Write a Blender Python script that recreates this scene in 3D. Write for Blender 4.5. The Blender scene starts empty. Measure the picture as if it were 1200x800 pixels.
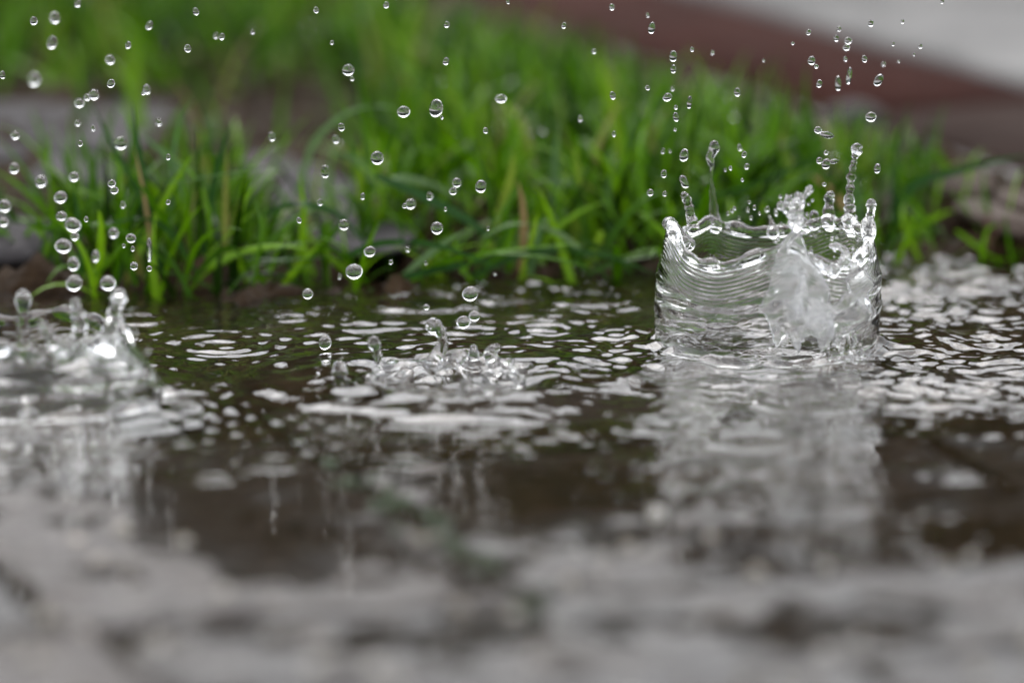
import bpy, math, random
import numpy as np

random.seed(7)
RNG = np.random.default_rng(11)
PI = math.pi
R = math.radians
C = bpy.context.scene.collection
S = bpy.context.scene

# ------------------------------------------------------------------ camera
PITCH = R(11.0)
DIST = 1.5                       # metres from the lens to the focused splash
CAM = np.array([0.0, -DIST * math.cos(PITCH), DIST * math.sin(PITCH)])
FWD = np.array([0.0, math.cos(PITCH), -math.sin(PITCH)])
RGT = np.array([1.0, 0.0, 0.0])
UP = np.array([0.0, math.sin(PITCH), math.cos(PITCH)])
cam_data = bpy.data.cameras.new('camera')
cam_data.sensor_width = 36.0
cam_data.lens = 300.0
cam_data.clip_start = 0.02
cam_data.clip_end = 500.0
cam_data.dof.use_dof = True
cam_data.dof.focus_distance = 1.491
cam_data.dof.aperture_fstop = 8.8
cam = bpy.data.objects.new('camera', cam_data)
C.objects.link(cam)
cam.location = CAM
cam.rotation_euler = (PI / 2 - PITCH, 0, 0)
S.camera = cam

# ------------------------------------------------------------------ overcast sky and weak wide sun
SUN_EL, SUN_AZ = R(50), R(-14)
world = bpy.data.worlds.new('World')
S.world = world
world.use_nodes = True
wn, wl = world.node_tree.nodes, world.node_tree.links
bg = wn['Background']
sky = wn.new('ShaderNodeTexSky')
sky.sky_type = 'NISHITA'
sky.sun_disc = False
sky.sun_elevation = SUN_EL
sky.sun_rotation = SUN_AZ
sky.air_density = 1.7
sky.dust_density = 1.5
sky.ozone_density = 1.0
hs = wn.new('ShaderNodeHueSaturation')
hs.inputs['Saturation'].default_value = 0.20
wl.new(sky.outputs['Color'], hs.inputs['Color'])
wl.new(hs.outputs['Color'], bg.inputs['Color'])
bg.inputs['Strength'].default_value = 0.15
sun_data = bpy.data.lights.new('sun', 'SUN')
sun_data.energy = 0.5
sun_data.angle = R(40)
sun_data.color = (1.0, 0.98, 0.955)
sun = bpy.data.objects.new('sun', sun_data)
C.objects.link(sun)
# direction to the sun matches the sky: rotation measured from +Y towards +X
sd = np.array([math.sin(SUN_AZ) * math.cos(SUN_EL), math.cos(SUN_AZ) * math.cos(SUN_EL), math.sin(SUN_EL)])
sun.rotation_euler = (PI / 2 - SUN_EL, 0, PI - SUN_AZ + 0.0)
sun.rotation_euler = (R(90) - SUN_EL, 0, math.atan2(sd[0], -sd[1]))

S.view_settings.view_transform = 'Standard'
S.view_settings.look = 'None'
S.view_settings.exposure = 1.4
S.view_settings.gamma = 1.0
S.render.engine = 'CYCLES'
S.cycles.use_denoising = True
S.cycles.max_bounces = 20
S.cycles.transmission_bounces = 18
S.cycles.glossy_bounces = 8
S.cycles.diffuse_bounces = 3
S.cycles.transparent_max_bounces = 16
S.cycles.caustics_refractive = True
S.cycles.caustics_reflective = True
S.cycles.sample_clamp_indirect = 8.0


# ------------------------------------------------------------------ helpers
def pt(px, py, Y):
    """world point seen at photo pixel (px, py) on the vertical plane y = Y"""
    d = FWD + RGT * (px - 600) * 1e-4 - UP * (py - 400) * 1e-4
    return CAM + d * ((Y - CAM[1]) / d[1])


def gp(px, py, z=0.0):
    """world point seen at photo pixel (px, py) on the horizontal plane z"""
    d = FWD + RGT * (px - 600) * 1e-4 - UP * (py - 400) * 1e-4
    return CAM + d * ((z - CAM[2]) / d[2])


def scale_at(Y):
    return 1e-4 * (Y - CAM[1]) / math.cos(PITCH)      # metres per photo pixel (about)


def link(name, data, mat=None, parent=None):
    o = bpy.data.objects.new(name, data)
    C.objects.link(o)
    if mat is not None and data is not None and not data.materials:
        data.materials.append(mat)
    if parent is not None:
        o.parent = parent
    return o


def mesh_np(name, verts, faces, smooth=True):
    """verts (n,3) array; faces (m,4) or (m,3) array or a list of them"""
    me = bpy.data.meshes.new(name)
    verts = np.asarray(verts, dtype=np.float32)
    fl = faces if isinstance(faces, list) else [faces]
    fl = [np.asarray(f, dtype=np.int32) for f in fl if len(f)]
    loops = np.concatenate([f.ravel() for f in fl])
    tot = np.concatenate([np.full(len(f), f.shape[1], np.int32) for f in fl])
    start = np.concatenate([[0], np.cumsum(tot)[:-1]]).astype(np.int32)
    me.vertices.add(len(verts))
    me.vertices.foreach_set('co', verts.ravel())
    me.loops.add(len(loops))
    me.loops.foreach_set('vertex_index', loops)
    me.polygons.add(len(tot))
    me.polygons.foreach_set('loop_start', start)
    me.polygons.foreach_set('loop_total', tot)
    me.update(calc_edges=True)
    me.validate()
    if smooth:
        me.polygons.foreach_set('use_smooth', np.ones(len(me.polygons), dtype=bool))
    me.update()
    return me


def outward(verts, faces):
    """turn the faces of a closed mesh so that its volume is positive"""
    fl = [np.asarray(f) for f in (faces if isinstance(faces, list) else [faces]) if len(f)]
    c = verts - verts.mean(0)
    vol = 0.0
    for f in fl:
        for k_ in range(1, f.shape[1] - 1):
            vol += np.einsum('ij,ij->i', c[f[:, 0]], np.cross(c[f[:, k_]], c[f[:, k_ + 1]])).sum()
    return [f[:, ::-1] for f in fl] if vol < 0 else fl


def grid_faces(nu, nv, wrap_u=False, wrap_v=False, base=0):
    """quads of a grid whose vertex index is i * nv + j"""
    iu = np.arange(nu if wrap_u else nu - 1)
    jv = np.arange(nv if wrap_v else nv - 1)
    I, J = np.meshgrid(iu, jv, indexing='ij')
    I2, J2 = (I + 1) % nu, (J + 1) % nv
    f = np.stack([I * nv + J, I2 * nv + J, I2 * nv + J2, I * nv + J2], -1).reshape(-1, 4)
    return f + base


def thing(name, label, cat, loc=(0, 0, 0), group=None):
    o = bpy.data.objects.new(name, None)
    C.objects.link(o)
    o.location = loc
    o.empty_display_size = 0.005
    o['label'] = label
    o['category'] = cat
    if group:
        o['group'] = group
    return o


def tag(o, label, cat, group=None):
    o['label'] = label
    o['category'] = cat
    if group:
        o['group'] = group
    return o


def catmull(P, n):
    """resample control rows P (k, d) to n rows on a Catmull-Rom curve"""
    P = np.asarray(P, float)
    k = len(P)
    Q = np.vstack([2 * P[0] - P[1], P, 2 * P[-1] - P[-2]])
    t = np.linspace(0, k - 1 - 1e-9, n)
    i = t.astype(int)
    f = (t - i)[:, None]
    p0, p1, p2, p3 = Q[i], Q[i + 1], Q[i + 2], Q[i + 3]
    return 0.5 * (2 * p1 + (p2 - p0) * f + (2 * p0 - 5 * p1 + 4 * p2 - p3) * f ** 2 + (3 * p1 - p0 - 3 * p2 + p3) * f ** 3)


class Noise:
    """smooth noise as a sum of random sines over k input axes"""
    def __init__(self, freqs, n=18, seed=0):
        g = np.random.default_rng(seed)
        d = g.normal(size=(n, len(freqs)))
        d /= np.linalg.norm(d, axis=1, keepdims=True)
        self.k = d * np.asarray(freqs)[None, :] * g.uniform(0.55, 1.45, (n, 1)) * 2 * PI
        self.p = g.uniform(0, 2 * PI, n)

    def __call__(self, *X):
        out = 0
        for k, p in zip(self.k, self.p):
            a = p
            for kk, x in zip(k, X):
                a = a + kk * x
            out = out + np.sin(a)
        return out / math.sqrt(len(self.p) / 2)


def sstep(a, b, x):
    t = np.clip((x - a) / (b - a), 0, 1)
    return t * t * (3 - 2 * t)


# ------------------------------------------------------------------ materials
def new_mat(name):
    m = bpy.data.materials.new(name)
    m.use_nodes = True
    return m, m.node_tree.nodes, m.node_tree.links, m.node_tree.nodes['Principled BSDF']


def tex_noise(n, l, scale, detail=4, rough=0.6, coord='Object', vec=None):
    t = n.new('ShaderNodeTexNoise')
    t.inputs['Scale'].default_value = scale
    t.inputs['Detail'].default_value = detail
    t.inputs['Roughness'].default_value = rough
    if vec is None:
        tc = n.new('ShaderNodeTexCoord')
        l.new(tc.outputs[coord], t.inputs['Vector'])
    else:
        l.new(vec, t.inputs['Vector'])
    return t


def ramp(n, l, src, stops):
    r = n.new('ShaderNodeValToRGB')
    while len(r.color_ramp.elements) < len(stops):
        r.color_ramp.elements.new(0.5)
    for e, (p, c) in zip(r.color_ramp.elements, stops):
        e.position = p
        e.color = (*c, 1)
    l.new(src, r.inputs['Fac'])
    return r


def mat_water(name, rough=0.0, tint=(1, 1, 1)):
    m, n, l, b = new_mat(name)
    b.inputs['Base Color'].default_value = (*tint, 1)
    b.inputs['Transmission Weight'].default_value = 1.0
    b.inputs['IOR'].default_value = 1.333
    b.inputs['Roughness'].default_value = rough
    return m


def world_pos(n):
    return n.new('ShaderNodeNewGeometry').outputs['Position']


def mat_rough(name, stops, scale, rough=(0.25, 0.5), bump=0.3, bump_scale=900, dist=0.0006, spec=0.5, speck=None):
    m, n, l, b = new_mat(name)
    pos = world_pos(n)
    t = tex_noise(n, l, scale, 6, 0.65, vec=pos)
    r = ramp(n, l, t.outputs['Fac'], stops)
    col = r.outputs['Color']
    if speck:
        t3 = tex_noise(n, l, speck[0], 2, 0.5, vec=pos)
        r3 = ramp(n, l, t3.outputs['Fac'], [(speck[1], (0, 0, 0)), (speck[1] + 0.06, (1, 1, 1))])
        mx = n.new('ShaderNodeMix'); mx.data_type = 'RGBA'
        l.new(r3.outputs['Color'], mx.inputs[0]); l.new(col, mx.inputs[6])
        mx.inputs[7].default_value = (*speck[2], 1)
        col = mx.outputs[2]
    l.new(col, b.inputs['Base Color'])
    t2 = tex_noise(n, l, scale * 2.3, 4, 0.6, vec=pos)
    mr = n.new('ShaderNodeMapRange')
    mr.inputs['From Min'].default_value = 0.3
    mr.inputs['From Max'].default_value = 0.7
    mr.inputs['To Min'].default_value = rough[0]
    mr.inputs['To Max'].default_value = rough[1]
    l.new(t2.outputs['Fac'], mr.inputs['Value'])
    l.new(mr.outputs['Result'], b.inputs['Roughness'])
    b.inputs['Specular IOR Level'].default_value = spec
    tb = tex_noise(n, l, bump_scale, 5, 0.6, vec=pos)
    bp = n.new('ShaderNodeBump')
    bp.inputs['Strength'].default_value = bump
    bp.inputs['Distance'].default_value = dist
    l.new(tb.outputs['Fac'], bp.inputs['Height'])
    l.new(bp.outputs['Normal'], b.inputs['Normal'])
    return m


def mat_leaf(name, stops, source='random', rough=0.38, trans=0.35):
    m, n, l, b = new_mat(name)
    if source == 'random':
        src = n.new('ShaderNodeObjectInfo').outputs['Random']
    else:
        a = n.new('ShaderNodeAttribute')
        a.attribute_name = 'tint'
        src = a.outputs['Fac']
    r = ramp(n, l, src, stops)
    pos = world_pos(n)
    t = tex_noise(n, l, 500, 3, 0.6, vec=pos)
    mr = n.new('ShaderNodeMapRange')
    mr.inputs['To Min'].default_value = 0.65
    mr.inputs['To Max'].default_value = 1.3
    l.new(t.outputs['Fac'], mr.inputs['Value'])
    mx = n.new('ShaderNodeMix'); mx.data_type = 'RGBA'; mx.blend_type = 'MULTIPLY'
    mx.inputs[0].default_value = 1.0
    l.new(r.outputs['Color'], mx.inputs[6])
    l.new(mr.outputs['Result'], mx.inputs[7])
    l.new(mx.outputs[2], b.inputs['Base Color'])
    b.inputs['Roughness'].default_value = rough
    tr = n.new('ShaderNodeBsdfTranslucent')
    l.new(mx.outputs[2], tr.inputs['Color'])
    ms = n.new('ShaderNodeMixShader')
    ms.inputs['Fac'].default_value = trans
    l.new(b.outputs[0], ms.inputs[1])
    l.new(tr.outputs[0], ms.inputs[2])
    l.new(ms.outputs[0], n['Material Output'].inputs['Surface'])
    return m


M_DROP = mat_water('clear_water')
M_PUDDLE = mat_water('puddle_water', 0.0)
# aerated water: refracting, with white froth in it
m, n, l, b = new_mat('frothy_water')
b.inputs['Transmission Weight'].default_value = 1.0
b.inputs['IOR'].default_value = 1.333
b.inputs['Roughness'].default_value = 0.16
b.inputs['Base Color'].default_value = (1, 1, 1, 1)
t = tex_noise(n, l, 210, 5, 0.6, vec=world_pos(n))
rr = ramp(n, l, t.outputs['Fac'], [(0.36, (0.08,) * 3), (0.62, (0.85,) * 3)])
df = n.new('ShaderNodeBsdfDiffuse')
df.inputs['Color'].default_value = (0.84, 0.84, 0.85, 1)
tl = n.new('ShaderNodeBsdfTranslucent')
tl.inputs['Color'].default_value = (0.84, 0.84, 0.85, 1)
m1 = n.new('ShaderNodeMixShader'); m1.inputs[0].default_value = 0.5
l.new(df.outputs[0], m1.inputs[1]); l.new(tl.outputs[0], m1.inputs[2])
m2 = n.new('ShaderNodeMixShader')
l.new(rr.outputs['Color'], m2.inputs[0]); l.new(b.outputs[0], m2.inputs[1]); l.new(m1.outputs[0], m2.inputs[2])
fa = n.new('ShaderNodeAttribute'); fa.attribute_name = 'froth'
mu = n.new('ShaderNodeMath'); mu.operation = 'MULTIPLY'
ad = n.new('ShaderNodeMath'); ad.operation = 'ADD'; ad.inputs[1].default_value = 0.10
l.new(fa.outputs['Fac'], ad.inputs[0])
l.new(rr.outputs['Color'], mu.inputs[0]); l.new(ad.outputs[0], mu.inputs[1]); l.new(mu.outputs[0], m2.inputs[0])
l.new(m2.outputs[0], n['Material Output'].inputs['Surface'])
M_FROTH = m

M_SOIL = mat_rough('wet_soil', [(0.3, (0.008, 0.004, 0.0012)), (0.5, (0.024, 0.012, 0.004)), (0.7, (0.045, 0.026, 0.011))], 75, (0.6, 0.85), 0.7, 500, 0.002, 0.12)
M_PAVER = mat_rough('wet_paver', [(0.28, (0.026, 0.017, 0.013)), (0.42, (0.048, 0.040, 0.037)), (0.57, (0.076, 0.073, 0.073)), (0.78, (0.125, 0.12, 0.116))],
                    48, (0.30, 0.62), 0.8, 380, 0.0022, 0.3, (260, 0.66, (0.36, 0.34, 0.30)))
# mud settled in the dished middles of the pavers
n, l = M_PAVER.node_tree.nodes, M_PAVER.node_tree.links
b = n['Principled BSDF']
src = b.inputs['Base Color'].links[0].from_socket
at_ = n.new('ShaderNodeAttribute'); at_.attribute_name = 'mud'
mx = n.new('ShaderNodeMix'); mx.data_type = 'RGBA'
l.new(at_.outputs['Fac'], mx.inputs[0]); l.new(src, mx.inputs[6]); mx.inputs[7].default_value = (0.032, 0.017, 0.007, 1)
# bricks differ: some grey, some browner
oi = n.new('ShaderNodeObjectInfo')
rb = ramp(n, l, oi.outputs['Random'], [(0.0, (0.96, 0.98, 1.0)), (0.6, (0.90, 0.86, 0.84)), (1.0, (0.80, 0.68, 0.62))])
mb = n.new('ShaderNodeMix'); mb.data_type = 'RGBA'; mb.blend_type = 'MULTIPLY'; mb.inputs[0].default_value = 1.0
l.new(mx.outputs[2], mb.inputs[6]); l.new(rb.outputs['Color'], mb.inputs[7])
l.new(mb.outputs[2], b.inputs['Base Color'])
M_CONC = mat_rough('wet_concrete', [(0.34, (0.035, 0.032, 0.030)), (0.5, (0.083, 0.079, 0.077)), (0.66, (0.15, 0.145, 0.14))], 13, (0.5, 0.75), 0.3, 600, 0.0006, 0.35)
M_BRICK = mat_rough('wet_red_brick', [(0.3, (0.018, 0.006, 0.004)), (0.55, (0.034, 0.010, 0.007)), (0.75, (0.05, 0.018, 0.013))], 35, (0.8, 0.95), 0.4, 700, 0.0008, 0.06)
M_BROWN = mat_rough('wet_brown_brick', [(0.3, (0.016, 0.009, 0.007)), (0.55, (0.026, 0.015, 0.012)), (0.75, (0.042, 0.027, 0.022))], 35, (0.8, 0.95), 0.4, 700, 0.0008, 0.06)
M_MORTAR = mat_rough('wet_mortar', [(0.3, (0.045, 0.039, 0.037)), (0.7, (0.10, 0.09, 0.086))], 45, (0.5, 0.7), 0.5, 600, 0.001)
M_STONE = mat_rough('wet_grey_stone', [(0.3, (0.022, 0.019, 0.020)), (0.7, (0.06, 0.053, 0.056))], 40, (0.55, 0.8), 0.6, 500, 0.0015, 0.15)
M_TAN = mat_rough('wet_tan_stone', [(0.3, (0.04, 0.026, 0.020)), (0.7, (0.085, 0.062, 0.05))], 60, (0.6, 0.8), 0.6, 500, 0.0015, 0.15)
GREENS = [(0.0, (0.006, 0.020, 0.0006)), (0.35, (0.036, 0.106, 0.0008)), (0.7, (0.084, 0.205, 0.002)), (0.93, (0.155, 0.30, 0.008)), (1.0, (0.19, 0.19, 0.05))]
M_GRASS = mat_leaf('grass_blade', GREENS, 'random', 0.34)
M_LAWN = mat_leaf('lawn_blade', GREENS, 'tint', 0.42)
M_PALE = mat_leaf('pale_grass_blade', [(0, (0.06, 0.13, 0.04)), (1, (0.13, 0.20, 0.085))], 'random', 0.4, 0.3)
M_DARK = mat_leaf('dark_grass_blade', [(0, (0.018, 0.06, 0.012)), (1, (0.03, 0.08, 0.016))], 'random', 0.35, 0.25)
M_HEDGE = mat_leaf('hedge_leaf', [(0, (0.016, 0.026, 0.006)), (1, (0.024, 0.036, 0.009))], 'random', 0.6, 0.15)
M_HEDGE.node_tree.nodes['Principled BSDF'].inputs['Specular IOR Level'].default_value = 0.1
M_STRAW = mat_leaf('dry_grass_blade', [(0, (0.20, 0.13, 0.05)), (1, (0.28, 0.19, 0.08))], 'random', 0.5, 0.3)
for m_ in (M_GRASS, M_LAWN, M_PALE, M_DARK):
    m_.node_tree.nodes['Principled BSDF'].inputs['Specular IOR Level'].default_value = 0.12
M_TWIG = mat_rough('wet_twig', [(0.3, (0.06, 0.022, 0.012)), (0.7, (0.12, 0.05, 0.03))], 200, (0.3, 0.5), 0.3, 900, 0.0004)
M_MOSS = mat_rough('moss', [(0.3, (0.012, 0.025, 0.005)), (0.7, (0.03, 0.05, 0.012))], 300, (0.5, 0.8), 0.5, 2000, 0.0005)

# ------------------------------------------------------------------ ground (one sheet out to the horizon)
SHX = np.array([-400, 0, 130, 300, 430, 600, 760, 900, 1030, 1120, 1200, 1600])
SHY = np.array([348, 346, 342, 340, 332, 324, 322, 318, 305, 300, 298, 300])
_sh = np.array([gp(a, b_) for a, b_ in zip(SHX, SHY)])
soil_n = Noise((28, 28), 22, 3)
soil_f = Noise((120, 120), 26, 4)


def shore(x):
    return np.interp(x, _sh[:, 0], _sh[:, 1])


EDGE_A, EDGE_B = gp(640, 66)[:2], gp(1200, 236)[:2]          # the brick border's near edge


EDGE_LEN = float(np.linalg.norm(EDGE_B - EDGE_A))


def side_of_border(x, y):
    d = EDGE_B - EDGE_A
    return (y - EDGE_A[1]) * d[0] - (x - EDGE_A[0]) * d[1]      # > 0 on the border's side


def terrain(x, y):
    d = y - shore(x) + 0.0075 * soil_n(x * 2.2, y * 2.2 + 0.3) * (np.abs(x) < 1)
    bank = -0.0055 + 0.0095 * sstep(-0.022, 0.028, d)
    near = np.exp(-((x / 0.6) ** 2 + ((y - 0.1) / 0.8) ** 2))
    z = bank + (0.0013 * soil_n(x, y) + 0.0013 * soil_f(x * 1.4, y * 1.4)) * near * sstep(-0.05, 0.02, d)
    z = z - 0.006 * sstep(0.001, 0.006, side_of_border(x, y) / EDGE_LEN) * (np.abs(x) < 3)   # bed of the brick border
    front = sstep(-0.058, -0.085, y - 0.25 * x)                      # packed dirt between the pavers
    z = z * (1 - front) + front * (-0.0022 + 0.012 * np.clip(-0.13 - y, 0, 0.4) + 0.0005 * soil_f(x * 2, y * 2) * (np.abs(x) < 1))
    return z


def axis(lo, hi, step, far):
    a = list(np.arange(lo, hi + 1e-9, step))
    s = step
    up = [a[-1]]
    while up[-1] < far:
        s *= 1.35
        up.append(up[-1] + s)
    s = step
    dn = [a[0]]
    while dn[-1] > -far:
        s *= 1.35
        dn.append(dn[-1] - s)
    return np.array(dn[1:][::-1] + a + up[1:])


gx, gy = axis(-0.20, 0.20, 0.002, 200), axis(-0.13, 0.40, 0.0024, 200)
GX, GY = np.meshgrid(gx, gy, indexing='ij')
ground = link('ground', mesh_np('ground', np.stack([GX, GY, terrain(GX, GY)], -1).reshape(-1, 3), grid_faces(len(gx), len(gy))), M_SOIL)
ground['kind'] = 'structure'
ground['label'] = 'dark wet soil under the puddle and the grass'

# ------------------------------------------------------------------ paving: slabs left of a slanting joint, brick rows right of it
ROT = R(18)
PU, PV = np.array([math.cos(ROT), math.sin(ROT)]), np.array([-math.sin(ROT), math.cos(ROT)])
J0 = gp(335, 505)[:2]
paving = bpy.data.objects.new('paving', None)
C.objects.link(paving)
paving.location = (J0[0], J0[1], 0)
paving.rotation_euler = (0, 0, ROT)
paving['kind'] = 'structure'
paving['label'] = 'wet grey paving bricks and slabs rising from the puddle towards the camera'
pv_n = Noise((16, 16, 16), 20, 21)
pv_f = Noise((75, 75, 75), 24, 22)
pv_h = Noise((170, 170, 170), 24, 23)


PAVER_TOPS = []


def paver(u0, u1, v0, v1, top, tilt, dish, seed, pool=(0.0, 1.0)):
    nu, nv = max(10, int((u1 - u0) / 0.003)), max(8, int((v1 - v0) / 0.003))
    cu, cv, hu, hv = (u0 + u1) / 2, (v0 + v1) / 2, (u1 - u0) / 2, (v1 - v0) / 2
    a = np.sin(np.linspace(-PI / 2, PI / 2, nu)) * 0.5 + np.linspace(-1, 1, nu) * 0.5
    c = np.sin(np.linspace(-PI / 2, PI / 2, nv)) * 0.5 + np.linspace(-1, 1, nv) * 0.5
    A, B = np.meshgrid(a, c, indexing='ij')
    ex = np.maximum(np.abs(A), np.abs(B))
    wob = 0.0008
    X = A * hu + wob * pv_f(A * 0.02 + seed, B * 0.02, seed * 0.7)
    Y = B * hv + wob * pv_f(B * 0.02, A * 0.02 + seed, seed * 1.3)
    edge = np.minimum((1 - np.abs(A)) * hu, (1 - np.abs(B)) * hv)
    Z = top + tilt * (-B) - dish * (1 - np.maximum(np.clip((A - pool[0]) / pool[1], -1, 1) ** 2, B ** 2)) + 0.00055 * pv_n(A * hu + seed, B * hv, seed) + 0.00036 * pv_f(A * hu, B * hv + seed, seed) + 0.00020 * pv_h(A * hu, B * hv + seed, seed)
    Z = Z - 0.0016 * np.exp(-edge / 0.0010)
    top_v = np.stack([X, Y, Z], -1).reshape(-1, 3)
    idx = np.arange(nu * nv).reshape(nu, nv)
    ring = np.concatenate([idx[:, 0], idx[-1, 1:], idx[-2::-1, -1], idx[0, -2:0:-1]])
    low = top_v[ring].copy()
    low[:, 2] = -0.03
    base = len(top_v)
    k = len(ring)
    ri = np.arange(k)
    side = np.stack([ring[ri], base + ri, base + (ri + 1) % k, ring[(ri + 1) % k]], -1)
    me = mesh_np('paver', np.vstack([top_v, low]), [grid_faces(nu, nv), side])
    mud = np.concatenate([sstep(-0.0001, -0.0010, top_v[:, 2] + 0.0004 * pv_f(top_v[:, 0] + seed, top_v[:, 1], seed)), np.ones(len(low))])
    me.attributes.new('mud', 'FLOAT', 'POINT').data.foreach_set('value', mud.astype(np.float32))
    PAVER_TOPS.append(top_v + np.array([cu, cv, 0]))
    o = link('paver', me, M_PAVER, paving)
    o.location = (cu, cv, 0)
    return o


GAP = 0.0020
# left: one row of slabs that ends where the long rows run across
for k_, (ua, ub, tp, ti, di) in enumerate([(-0.075, 0.0, 0.0004, 0.0011, 0.0020), (-0.265, -0.075, 0.0011, 0.0009, 0.0011)]):
    paver(ua + GAP / 2, ub - GAP / 2, -0.136 + GAP, -0.004, tp, ti, di, 1.7 * k_ + 0.3, (0.52, 0.62) if k_ == 0 else (0.0, 1.0))
# right: bricks in rows
vrow, k = 0.020, 0
for j in range(9):
    h = 0.052
    off = 0.0 if j % 2 == 0 else -0.1
    top = [-0.0018, -0.0007, 0.0006, 0.0013, 0.0018, 0.0030, 0.0040, 0.005, 0.006][j]
    u = off if j < 3 else off - 0.37
    while u < 0.36:
        u1 = u + 0.2
        a = max(u, 0.0) if j < 3 else u
        if u1 - a > 0.03:
            paver(a + GAP / 2, u1 - GAP / 2, vrow - h + GAP, vrow, top + random.uniform(-0.0002, 0.0002), 0.0003, [0.0024, 0.0024, 0.0022, 0.0015, 0.0010, 0.0003, 0.0002, 0.0002, 0.0002][j], 3.1 * j + u * 7)
        u = u1
    vrow -= h

# ------------------------------------------------------------------ the puddle surface with its waves and rings
CROWN = gp(900, 405)
MID = gp(525, 447)
LEFT = gp(38, 468)
wx = np.arange(-0.17, 0.17, 0.00055)
wy = np.arange(-0.26, 0.125, 0.0006)
WX, WY = np.meshgrid(wx, wy, indexing='ij')
g = np.random.default_rng(5)
H = np.zeros_like(WX)
chop = np.zeros_like(WX)
for i in range(70):
    lam = g.uniform(0.0022, 0.0062)
    an = PI / 2 + g.normal(0, 0.6) + (PI if g.uniform() < 0.5 else 0)
    chop += (0.022 * lam / (2 * PI)) * np.sin(2 * PI / lam * (WX * math.cos(an) + WY * math.sin(an)) + g.uniform(0, 2 * PI))
amp_n = Noise((14, 9), 14, 8)
# where the water is choppy: right and back; calmer left of the middle and over the shallow pavers
amp = 0.80 + 0.28 * sstep(-0.02, 0.08, WX) + 0.34 * amp_n(WX, WY)
amp *= 1 - 0.62 * sstep(-0.02, -0.05, WX) * (1 - sstep(-0.11, -0.13, WX))
amp *= 0.32 + 0.68 * sstep(-0.075, -0.035, WY)
for c_, q_ in ((MID, 0.045), (CROWN, 0.021), (LEFT, 0.036)):
    amp = amp * (1 - 0.55 * np.exp(-(np.hypot(WX - c_[0], WY - c_[1]) / q_) ** 6))
amp = amp * (1 + 0.4 * np.exp(-((WX - CROWN[0]) / 0.03) ** 2 - ((WY + 0.055) / 0.035) ** 2) + 2.2 * np.exp(-((WX - LEFT[0]) / 0.03) ** 2 - ((WY + 0.10) / 0.03) ** 2))
H += chop * np.clip(amp, 0.06, 2)
for i in range(26):                                  # longer swell under the chop
    lam = g.uniform(0.010, 0.026)
    an = g.uniform(0, 2 * PI)
    H += (0.017 * lam / (2 * PI)) * np.sin(2 * PI / lam * (WX * math.cos(an) + WY * math.sin(an)) + g.uniform(0, 2 * PI)) * np.clip(amp, 0.1, 1.2)
for c_, r0_ in ((CROWN, 0.020), (MID, 0.034), (LEFT, 0.030)):      # rings running out from the splashes
    r_ = np.hypot(WX - c_[0], WY - c_[1])
    H += 0.00010 * np.cos(2 * PI * r_ / (0.0042 + 0.02 * np.clip(r_ - r0_, 0, 0.06))) * sstep(r0_, r0_ + 0.006, r_) * np.exp(-(r_ - r0_) / 0.030)


def ring(c, r0, lam, amp0, width, inner=False):
    global H
    r = np.hypot(WX - c[0], WY - c[1])
    env = np.exp(-((r - r0) / width) ** 2)
    H += amp0 * env * np.cos(2 * PI * (r - r0) / lam)


def small_ring(px, py, rpx, a=0.00022, lam=0.0042):
    c = gp(px, py)
    ring(c, rpx * 0.00015, lam, a * 0.6, rpx * 0.00015 * 0.55 + 0.0012)


wob_n = Noise((60, 60), 18, 31)
# collapsing splash in the middle: a broad ring, a broken low lip and rough water inside
r = np.hypot(WX - MID[0], WY - MID[1])
ang = np.arctan2(WY - MID[1], WX - MID[0])
rw = r * (1 + 0.06 * np.cos(ang * 3 + 1) + 0.05 * wob_n(WX * 0.6, WY * 0.6))
H += 0.0013 * sstep(0.0105, 0.0195, rw) * (1 - sstep(0.0195, 0.036, rw))
H += 0.00058 * np.exp(-((rw - 0.0315) / 0.0023) ** 2) * (1 + 0.3 * wob_n(WX, WY))
H += 0.00010 * np.cos(2 * PI * (rw - 0.028) / 0.0085) * np.exp(-((rw - 0.027) / 0.010) ** 2)
H += 0.00013 * wob_n(WX * 1.6, WY * 1.6) * np.exp(-(rw / 0.030) ** 4) + 0.00016 * wob_n(WX * 2.6 + 0.3, WY * 2.6) * np.exp(-(rw / 0.019) ** 6)
H += 0.0004 * np.exp(-((rw - 0.0125) / 0.0022) ** 2) * np.clip(0.6 + 0.7 * wob_n(WX, WY), 0, 3)
H -= 0.0004 * np.exp(-(rw / 0.010) ** 2)
# foot of the tall crown
r = np.hypot(WX - CROWN[0], WY - CROWN[1])
H += 0.0007 * np.exp(-((r - 0.0196) / 0.0016) ** 2) * np.clip(0.7 + 0.7 * wob_n(WX * 2, WY * 2), 0, 2)
H += 0.00013 * np.cos(2 * PI * (r - 0.0192) / 0.0048) * np.exp(-((r - 0.024) / 0.008) ** 2) * (1 + 0.4 * wob_n(WX, WY))
H -= 0.0008 * np.exp(-(r / 0.016) ** 6)
H += 0.0008 * (1 - sstep(0.019, 0.040, r)) * (1 + 0.35 * wob_n(WX * 0.8, WY * 0.8))
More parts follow.
